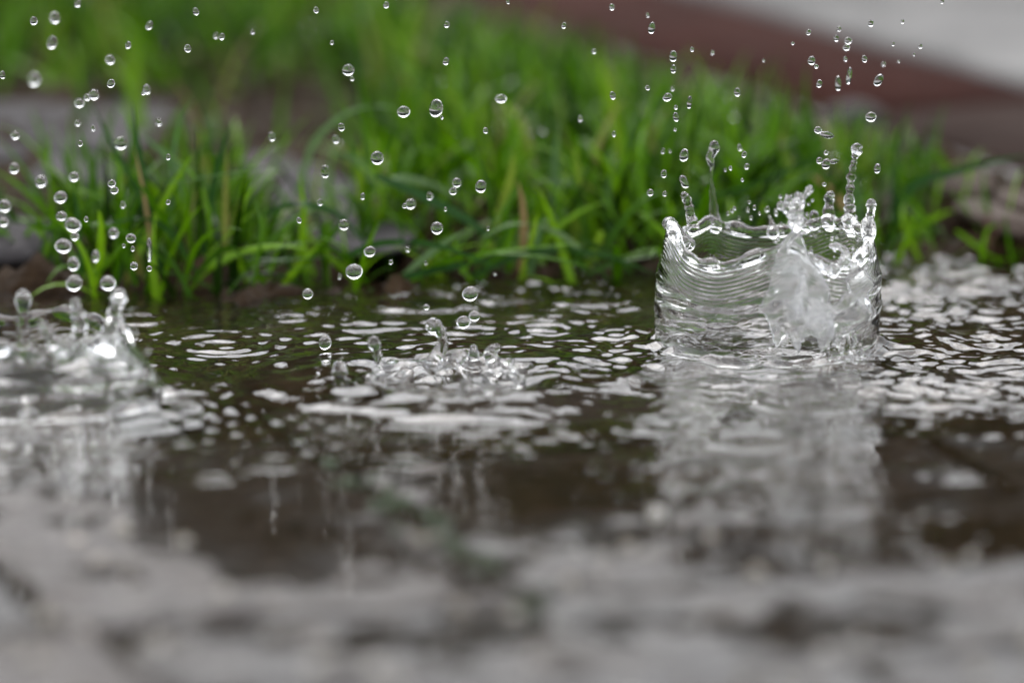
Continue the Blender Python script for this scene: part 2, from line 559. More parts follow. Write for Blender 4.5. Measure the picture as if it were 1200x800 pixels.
# foot of the left crown
r = np.hypot(WX - LEFT[0], WY - LEFT[1])
H += 0.0012 * (1 - sstep(0.020, 0.044, r))
H += 0.0012 * np.exp(-((r - 0.0225) / 0.003) ** 2) * np.clip(0.7 + 0.6 * wob_n(WX, WY), 0, 2)
H += 0.00018 * np.cos(2 * PI * (r - 0.0215) / 0.0072) * np.exp(-((r - 0.028) / 0.010) ** 2) * (1 + 0.3 * wob_n(WX, WY))
for (px, py, rp, a, lam) in [(258, 405, 34, 0.00030, 0.0044), (258, 404, 66, 0.00012, 0.0034), (160, 373, 34, 0.00034, 0.0055), (495, 353, 60, 0.0004, 0.0075), (590, 345, 45, 0.00035, 0.006),
                             (690, 350, 46, 0.0003, 0.005), (640, 385, 36, 0.00022, 0.004), (720, 395, 26, 0.00022, 0.0036), (340, 372, 22, 0.00016, 0.0034), (1090, 360, 40, 0.0003, 0.005),
                             (1150, 400, 36, 0.00026, 0.004), (1080, 420, 30, 0.00024, 0.004), (690, 440, 28, 0.0002, 0.0036), (1160, 335, 30, 0.00026, 0.0045), (240, 462, 26, 0.00018, 0.0036),
                             (215, 485, 30, 0.00016, 0.004), (320, 545, 26, 0.00014, 0.004), (250, 560, 22, 0.00014, 0.004), (640, 520, 28, 0.00014, 0.0045), (760, 500, 36, 0.00024, 0.0048),
                             (880, 515, 50, 0.00028, 0.006), (1060, 500, 30, 0.00016, 0.0046), (1120, 555, 32, 0.00014, 0.0046), (480, 540, 26, 0.00014, 0.004), (950, 470, 60, 0.0003, 0.006)]:
    small_ring(px, py, rp, a, lam)
water = link('water', mesh_np('water', np.stack([WX, WY, H], -1).reshape(-1, 3), grid_faces(len(wx), len(wy))), M_PUDDLE)
water['kind'] = 'structure'
water['label'] = 'rain puddle of rippling water over dark mud'


# ------------------------------------------------------------------ water shapes
def tube_mesh(name, nodes, nseg=20, per=9, origin=(0, 0, 0), lump=0.0, seed=0):
    """closed round tube through nodes (x, y, z, radius), caps rounded"""
    P = catmull(nodes, per * (len(nodes) - 1) + 1)
    P[:, 3] = np.maximum(P[:, 3], 0.00006)
    c, rad = P[:, :3], P[:, 3]
    T = np.gradient(c, axis=0)
    T /= np.linalg.norm(T, axis=1, keepdims=True) + 1e-12
    # add hemispherical caps
    def cap(p, t, r_, sgn):
        ph = np.linspace(0.25, PI / 2 * 0.97, 5)
        return [(p + sgn * t * r_ * math.sin(q), t, r_ * math.cos(q)) for q in ph]
    start = cap(c[0], T[0], rad[0], -1)[::-1]
    end = cap(c[-1], T[-1], rad[-1], 1)
    cc = np.array([s[0] for s in start] + list(c) + [s[0] for s in end])
    tt = np.array([s[1] for s in start] + list(T) + [s[1] for s in end])
    rr_ = np.array([s[2] for s in start] + list(rad) + [s[2] for s in end])
    ref = np.array([0.0, 1.0, 0.0])
    n1 = np.cross(tt, ref)
    n1 /= np.linalg.norm(n1, axis=1, keepdims=True) + 1e-9
    n2 = np.cross(tt, n1)
    th = np.linspace(0, 2 * PI, nseg, endpoint=False)
    rr2 = rr_[:, None] * np.ones(nseg)
    if lump:
        q = Noise((1, 1), 10, seed)
        rr2 = rr2 * (1 + lump * q(np.arange(len(rr_))[:, None] * 0.13, np.sin(th)[None, :] * 0.5))
    V = cc[:, None, :] + rr2[..., None] * (np.cos(th)[None, :, None] * n1[:, None, :] + np.sin(th)[None, :, None] * n2[:, None, :])
    nv = len(cc)
    V = V.reshape(-1, 3)
    caps = np.array([list(range(nseg)), [(nv - 1) * nseg + q_ for q_ in range(nseg)][::-1]])
    f = grid_faces(nv, nseg, wrap_v=True)
    return mesh_np(name, V - np.asarray(origin), outward(V, [f, caps]))


def px_nodes(lst, Y, dY=0.0):
    out = []
    for i, (a, b_, r_) in enumerate(lst):
        y = Y + dY * i
        out.append([*pt(a, b_, y), r_ * scale_at(y)])
    return out


def sphere_mesh(name, seed, lump=0.05, nu=28, nv=18, sx=1.0, dent=0.0):
    g_ = np.random.default_rng(seed)
    th = np.linspace(0, 2 * PI, nu, endpoint=False)
    ph = np.linspace(0.02, PI - 0.02, nv)
    T, P = np.meshgrid(th, ph, indexing='ij')
    d = np.stack([np.sin(P) * np.cos(T), np.sin(P) * np.sin(T), np.cos(P)], -1)
    rr_ = np.ones_like(T)
    for _ in range(4):
        v = g_.normal(size=3)
        rr_ += lump * g_.uniform(-1, 1) * ((d @ v) ** 2 / (v @ v) - 0.33)
    rr_ += dent * (d[..., 2] ** 2 - 0.4)          # peanut along z
    V = d * rr_[..., None]
    f = grid_faces(nu, nv, wrap_u=True)[:, ::-1]
    caps = np.array([[i * nv for i in range(nu)], [i * nv + nv - 1 for i in range(nu)][::-1]])
    return mesh_np(name, V.reshape(-1, 3), outward(V.reshape(-1, 3), [f, caps]))


def crown_mesh(R_prof, zrim, rim_r, th_base, th_top, nth, npr, cap_amp, cap_lam, mid_amp, seed, lump=0.00035):
    """thin water wall of revolution: outer face up, round the rim bead, down the inner face"""
    th = np.linspace(0, 2 * PI, nth, endpoint=False)
    cs, sn = np.cos(th), np.sin(th)
    n_big = Noise((0.9, 0.9, 60), 12, seed)
    n_mid = Noise((1.5, 1.5, 440), 30, seed + 1)
    n_mid2 = Noise((1.7, 1.7, 420), 30, seed + 2)
    n_rim = Noise((3.0, 3.0), 14, seed + 3)
    zr = zrim(th)
    rr_ = rim_r * (1 + 0.38 * np.clip(n_rim(cs, sn), -1.4, 2))
    s = np.linspace(0, 1, npr) ** 0.75          # finer towards the rim
    rows = []
    for side in (0, 1):
        prof = []
        for t in (s if side == 0 else s[::-1]):
            z = -0.0008 + (zr + 0.0008) * t
            tt = np.clip(z / zr, 0, 1)
            d = zr - z
            base = R_prof(tt)
            wall = th_base * (1 - tt) + th_top * tt
            # thicken smoothly into the rim bead
            wall = wall + np.maximum(0, 2 * rr_ - wall) * np.exp(-(d / (1.3 * rim_r)) ** 2)
            fade = sstep(0.02, 0.16, tt)
            big = lump * n_big(cs, sn, z) * fade
            nm = np.clip((n_mid if side == 0 else n_mid2)(cs, sn, z), -1.5, 1.5)
            mid = mid_amp * nm * (0.35 + 0.65 * np.abs(nm)) * fade * np.exp(-((tt - 0.45) / 0.22) ** 2)
            cap = cap_amp * np.sin(2 * PI * d / cap_lam + (0 if side == 0 else 1.3)) * np.exp(-d / (5.5 * cap_lam)) * sstep(0.2, 2.0, d / cap_lam)
            rad = base + big + (wall / 2 if side == 0 else -wall / 2) + mid + cap
            prof.append(np.stack([rad * cs, rad * sn, z], -1))
        rows.append(np.array(prof))
    # rim cap between the two faces
    o_, i_ = rows[0][-1], rows[1][0]
    mid_c = (o_ + i_) / 2
    half = np.linalg.norm((o_ - i_), axis=1) / 2
    rad_dir = np.stack([cs, sn, np.zeros_like(cs)], -1)
    capr = []
    for q in np.linspace(0, PI, 12)[1:-1]:
        capr.append(mid_c + rad_dir * (half * math.cos(q))[:, None] + np.array([0, 0, 1.0]) * (half * math.sin(q))[:, None])
    V = np.concatenate([rows[0], np.array(capr), rows[1]])
    k = V.shape[0]
    f = grid_faces(k, nth, wrap_u=True, wrap_v=True)
    return mesh_np('crown_wall', V.reshape(-1, 3), outward(V.reshape(-1, 3), f))


def zfun(table):
    a = np.array(sorted(table))
    A = np.concatenate([a[:, 0] - 360, a[:, 0], a[:, 0] + 360])
    Z = np.tile(a[:, 1], 3) * 1e-3
    fine = np.linspace(0, 360, 720, endpoint=False)
    z = np.interp(fine, A, Z)
    ker = np.exp(-(np.arange(-24, 25) / 9.0) ** 2)
    ker /= ker.sum()
    zz = np.convolve(np.concatenate([z[-24:], z, z[:24]]), ker, 'valid')
    return lambda th: np.interp(np.degrees(th) % 360, np.concatenate([fine, [360]]), np.concatenate([zz, zz[:1]]))


# ------------------------------------------------------------------ tall crown splash on the right
crown = thing('crown_splash', 'tall clear crown splash with a beaded rim and thin jets, right side of the puddle', 'splash', CROWN)
zr_main = zfun([(0, 22.3), (10, 20.4), (20, 19.6), (36, 20.9), (44, 19.4), (52, 20.6), (65, 18.6), (80, 17.4), (100, 17.3), (112, 18.2), (122, 20.2), (130, 18.8), (140, 18.3), (152, 18.9), (168, 20.8),
                (190, 22.6), (203, 20.9), (214, 18.2), (226, 17.2), (240, 17.0), (255, 18.4), (266, 19.8), (280, 21.6), (292, 19.0), (304, 17.2), (320, 16.2), (335, 17.4), (347, 19.6)])
prof_t = np.array([0, 0.05, 0.11, 0.25, 0.45, 0.65, 0.85, 1.0])
prof_r = np.array([20.9, 19.4, 18.9, 19.0, 19.35, 19.2, 18.4, 17.5]) * 1e-3
_ft = np.linspace(0, 1, 200)
_fr = np.convolve(np.pad(np.interp(_ft, prof_t, prof_r), 5, mode='edge'), np.ones(11) / 11, 'valid')
wall = crown_mesh(lambda t: np.interp(t, _ft, _fr), zr_main, 0.00078, 0.0010, 0.00045, 620, 240, 0.00011, 0.00072, 0.00016, 41, 0.00018)
link('crown_wall', wall, M_DROP, crown)
CY = CROWN[1]
Yb = lambda deg: CY + 0.0178 * math.sin(R(deg))


def jet(parent, nodes, Y, name='jet', mat=None, dY=0.0, **kw):
    o = np.array(parent.location)
    return link(name, tube_mesh(name, px_nodes(nodes, Y, dY), origin=o, **kw), mat or M_DROP, parent)


jet(crown, [(838, 266, 8), (838, 258, 7), (837, 250, 5.4), (836, 240, 4.6), (835, 226, 3.6), (834, 212, 1.7), (834, 202, 1.5), (834, 196, 2.2), (833, 190, 3.9), (832, 184, 4.6), (835, 178, 5.2), (837, 173, 6.4), (837, 170, 5.4)], Yb(122))
jet(crown, [(812, 268, 8), (811, 259, 7), (809, 252, 5), (808, 245, 6), (806, 238, 4.6), (804, 232, 5.6), (802, 229, 4.4)], Yb(160), lump=0.06, seed=3)
jet(crown, [(806, 286, 9), (800, 279, 7), (794, 271, 6), (789, 265, 6.2), (786, 262, 5)], Yb(190))
jet(crown, [(802, 284, 8), (795, 280, 5.5), (788, 276, 5.4), (785, 274, 4.5)], Yb(200))
jet(crown, [(998, 268, 10), (997, 258, 8), (996, 246, 6.5), (995, 234, 5.2), (996, 222, 4.6), (997, 210, 4.2), (999, 198, 4.0), (1001, 189, 3.0), (1002, 183, 3.6), (1004, 177, 6.2), (1004, 173, 5.6)], Yb(36), lump=0.22, seed=8)
jet(crown, [(1019, 300, 7), (1018, 288, 6.5), (1019, 276, 6), (1019, 266, 6.4), (1020, 258, 4.6), (1020, 252, 4.4), (1021, 246, 4.4), (1021, 241, 6.2), (1021, 238, 5.4)], Yb(-8), lump=0.12, seed=5)
jet(crown, [(972, 262, 9), (971, 252, 7.6), (971, 245, 7), (972, 238, 4.6), (972, 232, 6.6), (973, 229, 5.6)], Yb(52), lump=0.05, seed=6)
jet(crown, [(955, 262, 7), (954, 256, 6), (954, 252, 5.6)], Yb(66), name='bead')
jet(crown, [(944, 264, 6), (943, 260, 4.6)], Yb(72), name='bead')
jet(crown, [(906, 272, 8), (905, 266, 5.5), (904, 260, 3.2)], Yb(88), name='bead')

# crumpled frothy sheet leaping in front of the wall
Rf = 0.0207
th = np.linspace(R(262), R(322), 120)
zz = np.linspace(-0.0006, 0.0285, 150)
TH, ZZ = np.meshgrid(th, zz, indexing='ij')
tn = (TH - R(262)) / R(60)
zn = ZZ / 0.0285
fz1, fz2, fz3 = Noise((5, 260), 24, 61), Noise((16, 900), 24, 62), Noise((3, 160), 16, 63)
disp = 0.0011 * fz3(TH, ZZ) + 0.00030 * fz1(TH, ZZ)
RAD = Rf + disp + 0.002 * np.sin(PI * zn)
thick = 0.0007 + 0.00025 * fz1(TH + 3, ZZ)
# outline in unrolled units: a column rising left of centre, a lobe lower right, ragged feet
topl = 0.0175 + 0.0085 * np.exp(-((tn - 0.30) / 0.13) ** 2) - 0.006 * np.exp(-((tn - 0.62) / 0.12) ** 2) + 0.001 * np.sin(tn * 41)
botl = 0.0022 + 0.0035 * np.abs(np.sin(tn * 17 + 0.5)) + 0.006 * np.clip((0.22 - tn) / 0.22, 0, 1)
lft = 0.02 + 0.18 * zn * (1 - zn) * 2
keep = (ZZ < topl) & (ZZ > botl) & (tn > lft * 0.6 + 0.05 * fz3(TH * 0 + 1, ZZ)) & (tn < 0.93 + 0.04 * fz3(TH * 0 + 2, ZZ))
nth_, nz_ = TH.shape
outer = np.stack([(RAD + thick / 2) * np.cos(TH), (RAD + thick / 2) * np.sin(TH), ZZ], -1).reshape(-1, 3)
inner = np.stack([(RAD - thick / 2) * np.cos(TH), (RAD - thick / 2) * np.sin(TH), ZZ], -1).reshape(-1, 3)
fq = grid_faces(nth_, nz_)
km = keep.ravel()[fq].all(1)
fq = fq[km]
cnt = {}
for q in fq:
    for a, b_ in ((0, 1), (1, 2), (2, 3), (3, 0)):
        e = (int(q[a]), int(q[b_]))
        cnt[e] = 1
bd = [e for e in cnt if (e[1], e[0]) not in cnt]
NB = len(outer)
walls = np.array([[e[1], e[0], e[0] + NB, e[1] + NB] for e in bd])
allf = np.vstack([fq, fq[:, ::-1] + NB, walls])
used, inv = np.unique(allf, return_inverse=True)
_fv = np.vstack([outer, inner])[used]
froth = mesh_np('froth_sheet', _fv, outward(_fv, inv.reshape(-1, 4)))
fr = np.clip(0.8 + 0.35 * fz3(TH * 2.2 + 5, ZZ * 2.2), 0.1, 1.3) * np.exp(-((tn - 0.42) / 0.20) ** 2 - ((zn - 0.34) / 0.24) ** 2) * 0.8 + 0.2 * np.exp(-((tn - 0.3) / 0.1) ** 2) * (zn > 0.5)
froth.attributes.new('froth', 'FLOAT', 'POINT').data.foreach_set('value', np.tile(fr.ravel(), 2)[used].astype(np.float32))
link('froth_sheet', froth, M_FROTH, crown)
YF = CY - 0.0195
jet(crown, [(933, 262, 9), (934, 252, 8), (933, 243, 7), (936, 236, 6), (941, 232, 3.5), (945, 227, 3), (948, 223, 4.6), (949, 221, 4)], YF, mat=M_FROTH, lump=0.2, seed=12)
jet(crown, [(932, 258, 7), (925, 248, 5), (919, 243, 4.6), (915, 241, 4.8)], YF, mat=M_FROTH, lump=0.2, seed=13)
jet(crown, [(928, 244, 4), (926, 237, 4.5), (924, 234, 5)], YF, mat=M_FROTH, lump=0.15, seed=14)
jet(crown, [(940, 240, 4), (938, 232, 4.5), (935, 229, 4.2)], YF, mat=M_FROTH, lump=0.15, seed=15)
# lower lip of froth hanging to the right, and drips below it
jet(crown, [(950, 300, 4), (960, 312, 5.5), (972, 317, 6.5), (984, 312, 6), (992, 300, 5.5), (986, 290, 4.5), (974, 288, 3)], CY - 0.018, mat=M_FROTH, name='froth_curl', lump=0.22, seed=16)
for (a, b_, c_, d_) in [(968, 396, 972, 420), (990, 384, 1003, 424), (982, 392, 986, 412), (1001, 392, 1010, 416)]:
    jet(crown, [(a, b_, 3.2), ((a + c_) / 2, (b_ + d_) / 2, 1.3), (c_, d_ - 5, 2.2), (c_, d_, 2.6)], CY - 0.0215, name='drip')
g = np.random.default_rng(77)
verts, faces = [], []
sm = sphere_mesh('spray_bead', 1, 0.08, 10, 7)
sv = np.empty(len(sm.vertices) * 3, np.float32); sm.vertices.foreach_get('co', sv); sv = sv.reshape(-1, 3)
sf = [list(p.vertices) for p in sm.polygons]


def bead_cloud(name, spots, parent, mat):
    V, F4, FN = [], [], []
    for k_, (p, r_) in enumerate(spots):
        b0 = k_ * len(sv)
        V.append(sv * r_ + p)
        for f_ in sf:
            (F4 if len(f_) == 4 else FN).append([q + b0 for q in f_])
    me = mesh_np(name, np.vstack(V), [np.array(F4), np.array(FN)])
    o = link(name, me, mat, parent)
    o['kind'] = 'stuff'
    return o


spots = []
for i in range(130):
    a = g.uniform(900, 1005); b_ = g.uniform(262, 412)
    if g.uniform() < 0.35:
        a, b_ = g.normal(932, 14), g.uniform(228, 300)
    spots.append((pt(a, b_, CY - 0.0215 + g.uniform(-0.002, 0.002)) - CROWN, g.uniform(0.9, 2.6) * 0.00015))
bead_cloud('spray_beads', spots, crown, M_DROP)

# ------------------------------------------------------------------ blurred crown splash cut by the left edge
lcrown = thing('crown_splash', 'blurred low grey crown splash with three ball tipped jets, cut off by the left edge', 'splash', LEFT)
zr_left = zfun([(0, 10.5), (25, 12), (50, 11), (75, 12.5), (100, 10.5), (130, 12), (160, 11), (200, 12), (230, 10.6), (255, 12.0), (280, 11.0), (305, 12.2), (330, 11.3), (345, 12.2)])
pl_t = np.array([0, 0.3, 0.6, 0.85, 1.0])
pl_r = np.array([22.0, 20.6, 19.4, 17.4, 16.2]) * 1e-3
lw = crown_mesh(lambda t: np.interp(t, pl_t, pl_r), zr_left, 0.0009, 0.0018, 0.0008, 360, 80, 0.00003, 0.0011, 0.00014, 51, 0.0004)
link('crown_wall', lw, M_DROP, lcrown)
LY = LEFT[1]
jet(lcrown, [(27, 402, 9), (27, 390, 8), (27, 376, 7), (27, 366, 6), (27, 357, 8.5), (27, 351, 10.5), (27, 347, 8.5)], LY + 0.008)
jet(lcrown, [(90, 410, 9), (92, 398, 9), (94, 386, 8.5), (92, 372, 8), (89, 360, 6), (88, 352, 4)], LY + 0.004, lump=0.15, seed=21)
jet(lcrown, [(120, 412, 9), (124, 400, 9), (127, 390, 8.5), (131, 376, 8), (135, 364, 7), (138, 355, 7.5), (139, 349, 9.4), (139, 345, 8)], LY + 0.002, lump=0.12, seed=22)
jet(lcrown, [(62, 400, 8), (58, 392, 6), (54, 384, 5), (50, 380, 5.5)], LY - 0.006, name='bead')
jet(lcrown, [(108, 410, 6), (112, 402, 5), (116, 394, 4.5)], LY - 0.008, lump=0.2, seed=24, name='bead')
jet(lcrown, [(180, 462, 4), (192, 458, 4.5), (203, 460, 4.5), (212, 464, 5), (222, 465, 6)], LY - 0.002, name='side_jet', lump=0.15, seed=25)
spots = []
for i in range(24):
    spots.append((pt(g.normal(105, 26), g.uniform(385, 470), LY - 0.014 + g.uniform(-0.004, 0.004)) - LEFT, g.uniform(1.0, 3.0) * 0.00015))
bead_cloud('spray_beads', spots, lcrown, M_DROP)

# ------------------------------------------------------------------ collapsing splash in the middle
mid = thing('collapsing_splash', 'collapsing splash in mid puddle, a curled ball tipped jet inside flat rings', 'splash', MID)
MY = MID[1]
zr_mid = zfun([(0, 1.6), (30, 2.4), (55, 1.2), (80, 2.8), (110, 1.0), (140, 2.0), (170, 0.9), (200, 1.7), (225, 0.6), (250, 1.2), (275, 0.5), (300, 1.4), (330, 0.8)])
mt_ = np.array([0, 1.0])
link('crown_wall', crown_mesh(lambda t: np.interp(t, mt_, np.array([12.2, 13.6]) * 1e-3), zr_mid, 0.0004, 0.0010, 0.0006, 260, 26, 0.00001, 0.0007, 0.0001, 91, 0.0007), M_DROP, mid)
jet(mid, [(503, 436, 13), (506, 428, 11), (511, 419, 9.2), (516, 409, 8), (519, 400, 6.6), (518, 393, 6), (514, 387, 7.5), (510, 383, 10), (507, 381, 9)], MY + 0.012)
jet(mid, [(527, 432, 10), (533, 424, 8.8), (537, 419, 9.2), (540, 417, 8)], MY + 0.012, name='bead')
jet(mid, [(556, 428, 9), (555, 420, 6.5), (555, 413, 6.4), (555, 408, 4.6)], MY + 0.013, name='bead')
jet(mid, [(582, 440, 14), (581, 432, 11), (578, 424, 8), (575, 416, 8.2), (578, 410, 6.5), (583, 407, 4.5)], MY + 0.008, lump=0.1, seed=31)
jet(mid, [(444, 446, 7), (444, 434, 4.6), (444, 424, 4.4), (443, 417, 5.4), (441, 410, 5), (439, 404, 7.6), (438, 400, 7)], MY + 0.006)
jet(mid, [(398, 442, 9), (398, 436, 9.5), (398, 430, 8)], MY + 0.000, name='bead')
jet(mid, [(547, 462, 8), (547, 455, 8.4), (547, 449, 7)], MY - 0.010, name='bead')
jet(mid, [(482, 442, 7), (478, 436, 6), (474, 433, 5)], MY + 0.008, name='bead')
jet(mid, [(612, 436, 7), (616, 431, 6), (620, 429, 5)], MY + 0.008, name='bead')
spots = []
for i in range(16):
    spots.append((pt(g.normal(525, 60), g.uniform(415, 462), MY + g.uniform(-0.012, 0.012)) - MID, g.uniform(0.8, 2.4) * 0.00015))
bead_cloud('spray_beads', spots, mid, M_DROP)

# ------------------------------------------------------------------ single droplets in the air
DROP_MESH = [sphere_mesh('droplet', 100 + i, 0.16) for i in range(5)] + [sphere_mesh('droplet', 120 + i, 0.10, dent=0.28) for i in range(3)]
for me_ in DROP_MESH:
    me_.materials.append(M_DROP)


def drop(px, py, rx, ry, Y, label, rot=0.0, group=None, peanut=False):
    s_ = scale_at(Y)
    me_ = DROP_MESH[5 + random.randrange(3)] if peanut else DROP_MESH[random.randrange(5)]
    o = bpy.data.objects.new('water_droplet', me_)
    C.objects.link(o)
    o.location = pt(px, py, Y)
    o.scale = (rx * s_, (rx + ry) / 2 * s_, ry * s_)
    o.rotation_euler = (0, R(rot), random.uniform(-0.4, 0.4))
    return tag(o, label, 'droplet', group)


LB = [  # droplets one can point at: x, y, rx, ry, depth, label, tilt
    (408, 82, 7.2, 7.0, 0.012, 'round droplet high over the grass with a speck of water just below it', 0),
    (473, 131, 7.2, 7.0, 0.010, 'round droplet beside the tip of the arched pale blade', 0),
    (511, 127, 7.4, 11.5, 0.006, 'tall egg shaped droplet high in front of the middle grass', 6),
    (587, 115.6, 6.6, 5.2, 0.018, 'flattened droplet alone before the bright middle grass', 0),
    (442, 185, 7.4, 8.4, 0.008, 'droplet below the arched pale blade, tilted egg shape', -18),
    (381, 201, 5.4, 6.6, 0.012, 'upright droplet before the grey gap left of the long dark blade', 0),
    (535.4, 214, 5.2, 5.8, 0.006, 'upper droplet of the touching pair before the middle grass', 30),
    (531, 224, 4.7, 4.4, 0.006, 'lower smaller droplet of the touching pair before the middle grass', 0),
    (563.5, 218.4, 6.6, 7.6, 0.006, 'upright droplet just right of the touching pair', 0),
    (481, 239, 6.4, 6.2, 0.010, 'round droplet with a smaller bead touching its left side', 0),
    (403, 263, 6.6, 6.8, 0.010, 'round droplet over the low blades between the tufts', 0),
    (512, 267, 7.0, 7.8, 0.004, 'clear bright bottomed droplet above the middle splash', 0),
    (433.4, 294.5, 6.8, 6.4, 0.008, 'droplet just above the largest round droplet near the water edge', 0),
    (415, 318, 9.8, 9.6, 0.002, 'largest round droplet, hanging just above the far water edge', 0),
    (360.5, 344, 6.4, 6.6, -0.004, 'droplet over the dark water left of the largest round droplet', 0),
    (381, 401, 7.2, 9.4, -0.012, 'egg shaped grey droplet over dark water left of the middle splash', 0),
    (551, 344, 9.4, 9.0, -0.010, 'upper grey droplet above the curled jet, over pale water', 0),
    (556, 370, 6.8, 6.4, -0.008, 'bright bottomed droplet low beneath the upper grey one', 0),
    (543, 377.5, 8.2, 7.8, -0.012, 'dull grey droplet right of the curled jet head', 0),
    (499.7, 359.5, 3.6, 3.6, 0.0, 'small bright droplet just above the curled jet head', 0),
    (621, 412, 4.0, 5.2, -0.006, 'small droplet over the water right of the middle splash', 0),
    (141.5, 167.5, 8.0, 8.0, 0.022, 'clear round droplet with a dark ring before the tallest left blade', 20),
    (86.7, 331.5, 9.8, 9.6, -0.030, 'large droplet lowest in the string above the left splash', 0),
    (126.6, 331.5, 9.2, 9.0, -0.030, 'large droplet above the right ball tipped jet of the left splash', 0),
    (86, 309, 6.6, 9.0, -0.030, 'dim oval droplet second from the bottom of the left string', 0),
    (74, 288, 9.4, 8.6, -0.028, 'tilted bright droplet third from the bottom of the left string', 30),
    (85.5, 263.5, 9.6, 8.6, -0.026, 'large ragged droplet in the middle of the left string', 20),
    (87.5, 277, 5.0, 4.8, -0.026, 'small droplet tucked under the large ragged one of the left string', 0),
    (72, 253, 6.6, 5.6, -0.026, 'dull droplet just above the large ragged one of the left string', 0),
    (71, 231, 7.4, 7.0, -0.026, 'round droplet at the top of the left string', 0),
    (5, 241, 8.0, 7.6, -0.032, 'upper of two blurred droplets cut near the left edge', 0),
    (4, 260, 5.6, 5.4, -0.032, 'lower of two blurred droplets near the left edge', 0),
    (48, 212.5, 6.4, 7.4, -0.030, 'blurred upright droplet left of the string beside a thin blade', 0),
    (86.7, 207, 6.2, 5.6, -0.026, 'droplet sitting over the tip of a thin left blade', 0),
    (40, 93, 6.6, 8.4, -0.055, 'largest dim blurred droplet high at the far left', 0),
    (110, 111, 6.4, 6.2, -0.020, 'bright droplet at the right end of a close row of three', 0),
    (102, 114, 4.2, 4.0, -0.020, 'middle small droplet of a close row of three', 0),
    (93, 121, 5.6, 5.4, -0.022, 'left droplet of a close row of three', 0),
    (64, 21, 5.8, 7.0, -0.030, 'upright blurred droplet near the top left corner', 0),
    (61, 50, 6.6, 6.6, -0.028, 'double droplet under the upright one near the top left corner', 25),
    (129, 70, 5.4, 5.8, -0.024, 'lone blurred droplet over the dark soil at upper left', 0),
    (16.6, 197, 6.0, 6.6, -0.026, 'droplet at the left edge above the two blurred ones', 0),
    (18, 158.5, 5.2, 4.8, -0.028, 'topmost droplet of the left edge over grey soil', 0),
    (131, 215, 4.6, 4.8, -0.012, 'upper droplet of the small touching pair before the left tuft', 0),
    (134, 223, 4.8, 4.4, -0.012, 'lower droplet of the small touching pair before the left tuft', 0),
    (153.5, 279, 6.0, 5.6, -0.016, 'bright droplet with two specks below it before the left tuft', 0),
    (133, 273, 5.4, 6.4, -0.034, 'pale blurred droplet left of the bright one before the left tuft', 0),
    (157, 311.5, 5.0, 5.0, -0.014, 'droplet low in the left tuft just over the water', 0),
    (112, 300, 4.4, 7.2, -0.036, 'dim tall droplet between the left string and the left tuft', 0),
    (175, 293, 3.6, 12.5, -0.022, 'long vertical streak of falling water before the left tuft', 0),
    (801.6, 182, 5.0, 8.2, 0.004, 'tall oval droplet high above the left side of the tall crown', 12),
    (801.6, 213, 5.0, 7.2, 0.004, 'double bead just above the left cluster of the tall crown', -25),
    (778, 203.6, 3.9, 4.2, 0.004, 'small round droplet left of the double bead', 0),
    (762, 225.5, 4.2, 4.2, 0.006, 'small droplet farthest left of the tall crown', 0),
    (779, 227, 2.9, 3.1, 0.008, 'tiny droplet close left of the crown bead cluster', 0),
    (1020.6, 137, 6.2, 6.2, 0.006, 'round glinting droplet above the right jet of the tall crown', 25),
    (969, 158, 9.0, 4.2, 0.002, 'flat crescent of water flying above the right of the tall crown', 15),
    (958.5, 152.5, 4.6, 4.0, 0.002, 'hooked end bead of the flat water crescent', 30),
    (968, 192, 5.0, 6.6, 0.002, 'three cornered blob of water under the flat crescent', 15),
    (977.5, 189, 5.6, 2.8, 0.002, 'sideways drop on the right of the three cornered blob', -10),
    (960, 188, 3.4, 4.0, 0.002, 'small droplet on the left of the three cornered blob', 0),
    (968, 179, 2.8, 2.6, 0.004, 'tiny droplet on top of the three cornered blob', 0),
    (966, 216, 2.4, 2.4, 0.004, 'tiny droplet below the three cornered blob', 0),
    (1028, 197.5, 3.6, 6.2, 0.002, 'pear shaped droplet right of the tall wobbling jet', 5),
    (1029.5, 94, 4.8, 7.8, 0.006, 'tilted oval droplet before the dark brick, largest of the upper right spray', 22),
    (995, 89, 3.4, 9.0, 0.008, 'long upright drop in the upper right spray', 8),
    (982, 98, 4.0, 7.2, 0.016, 'dull upright drop beside the long one in the upper right spray', 0),
    (960, 98, 3.4, 5.0, 0.008, 'slim drop at the lower left of the upper right spray', 14),
    (951, 71, 4.4, 5.4, 0.006, 'rough droplet at the left of the upper right spray', 0),
    (994, 48, 4.4, 4.2, 0.012, 'upper of two stacked drops at the top of the upper right spray', 0),
    (992, 56, 4.0, 3.8, 0.012, 'lower of two stacked drops at the top of the upper right spray', 0),
    (789, 66, 4.4, 6.8, 0.006, 'largest oval drop of the vertical line above the tall crown', 0),
    (789, 81, 3.4, 5.4, 0.006, 'drop right under the largest oval of the vertical line', 0),
    (782, 114, 5.6, 4.6, 0.006, 'flat wide drop left of the vertical line above the tall crown', -20),
    (808, 120, 3.0, 8.0, 0.006, 'thin leaf shaped drop right of the vertical line', 6),
    (792, 137, 3.4, 5.8, 0.006, 'lowest drop of the vertical line above the tall crown', -10),
    (763.7, 33, 4.0, 7.2, 0.006, 'tall drop near the top edge left of the grey path', 6),
    (864, 108, 3.8, 5.4, 0.010, 'single drop before the grey strip beyond the grass', 0),
    (718, 112, 3.4, 5.0, 0.010, 'single drop before the grass left of the vertical line', -16),
]
for (a, b_, rx, ry, Y, lab, rot) in LB:
    drop(a, b_, rx, ry, Y, lab, rot, 'single water droplets in the air', peanut=('double' in lab or 'long' in lab))
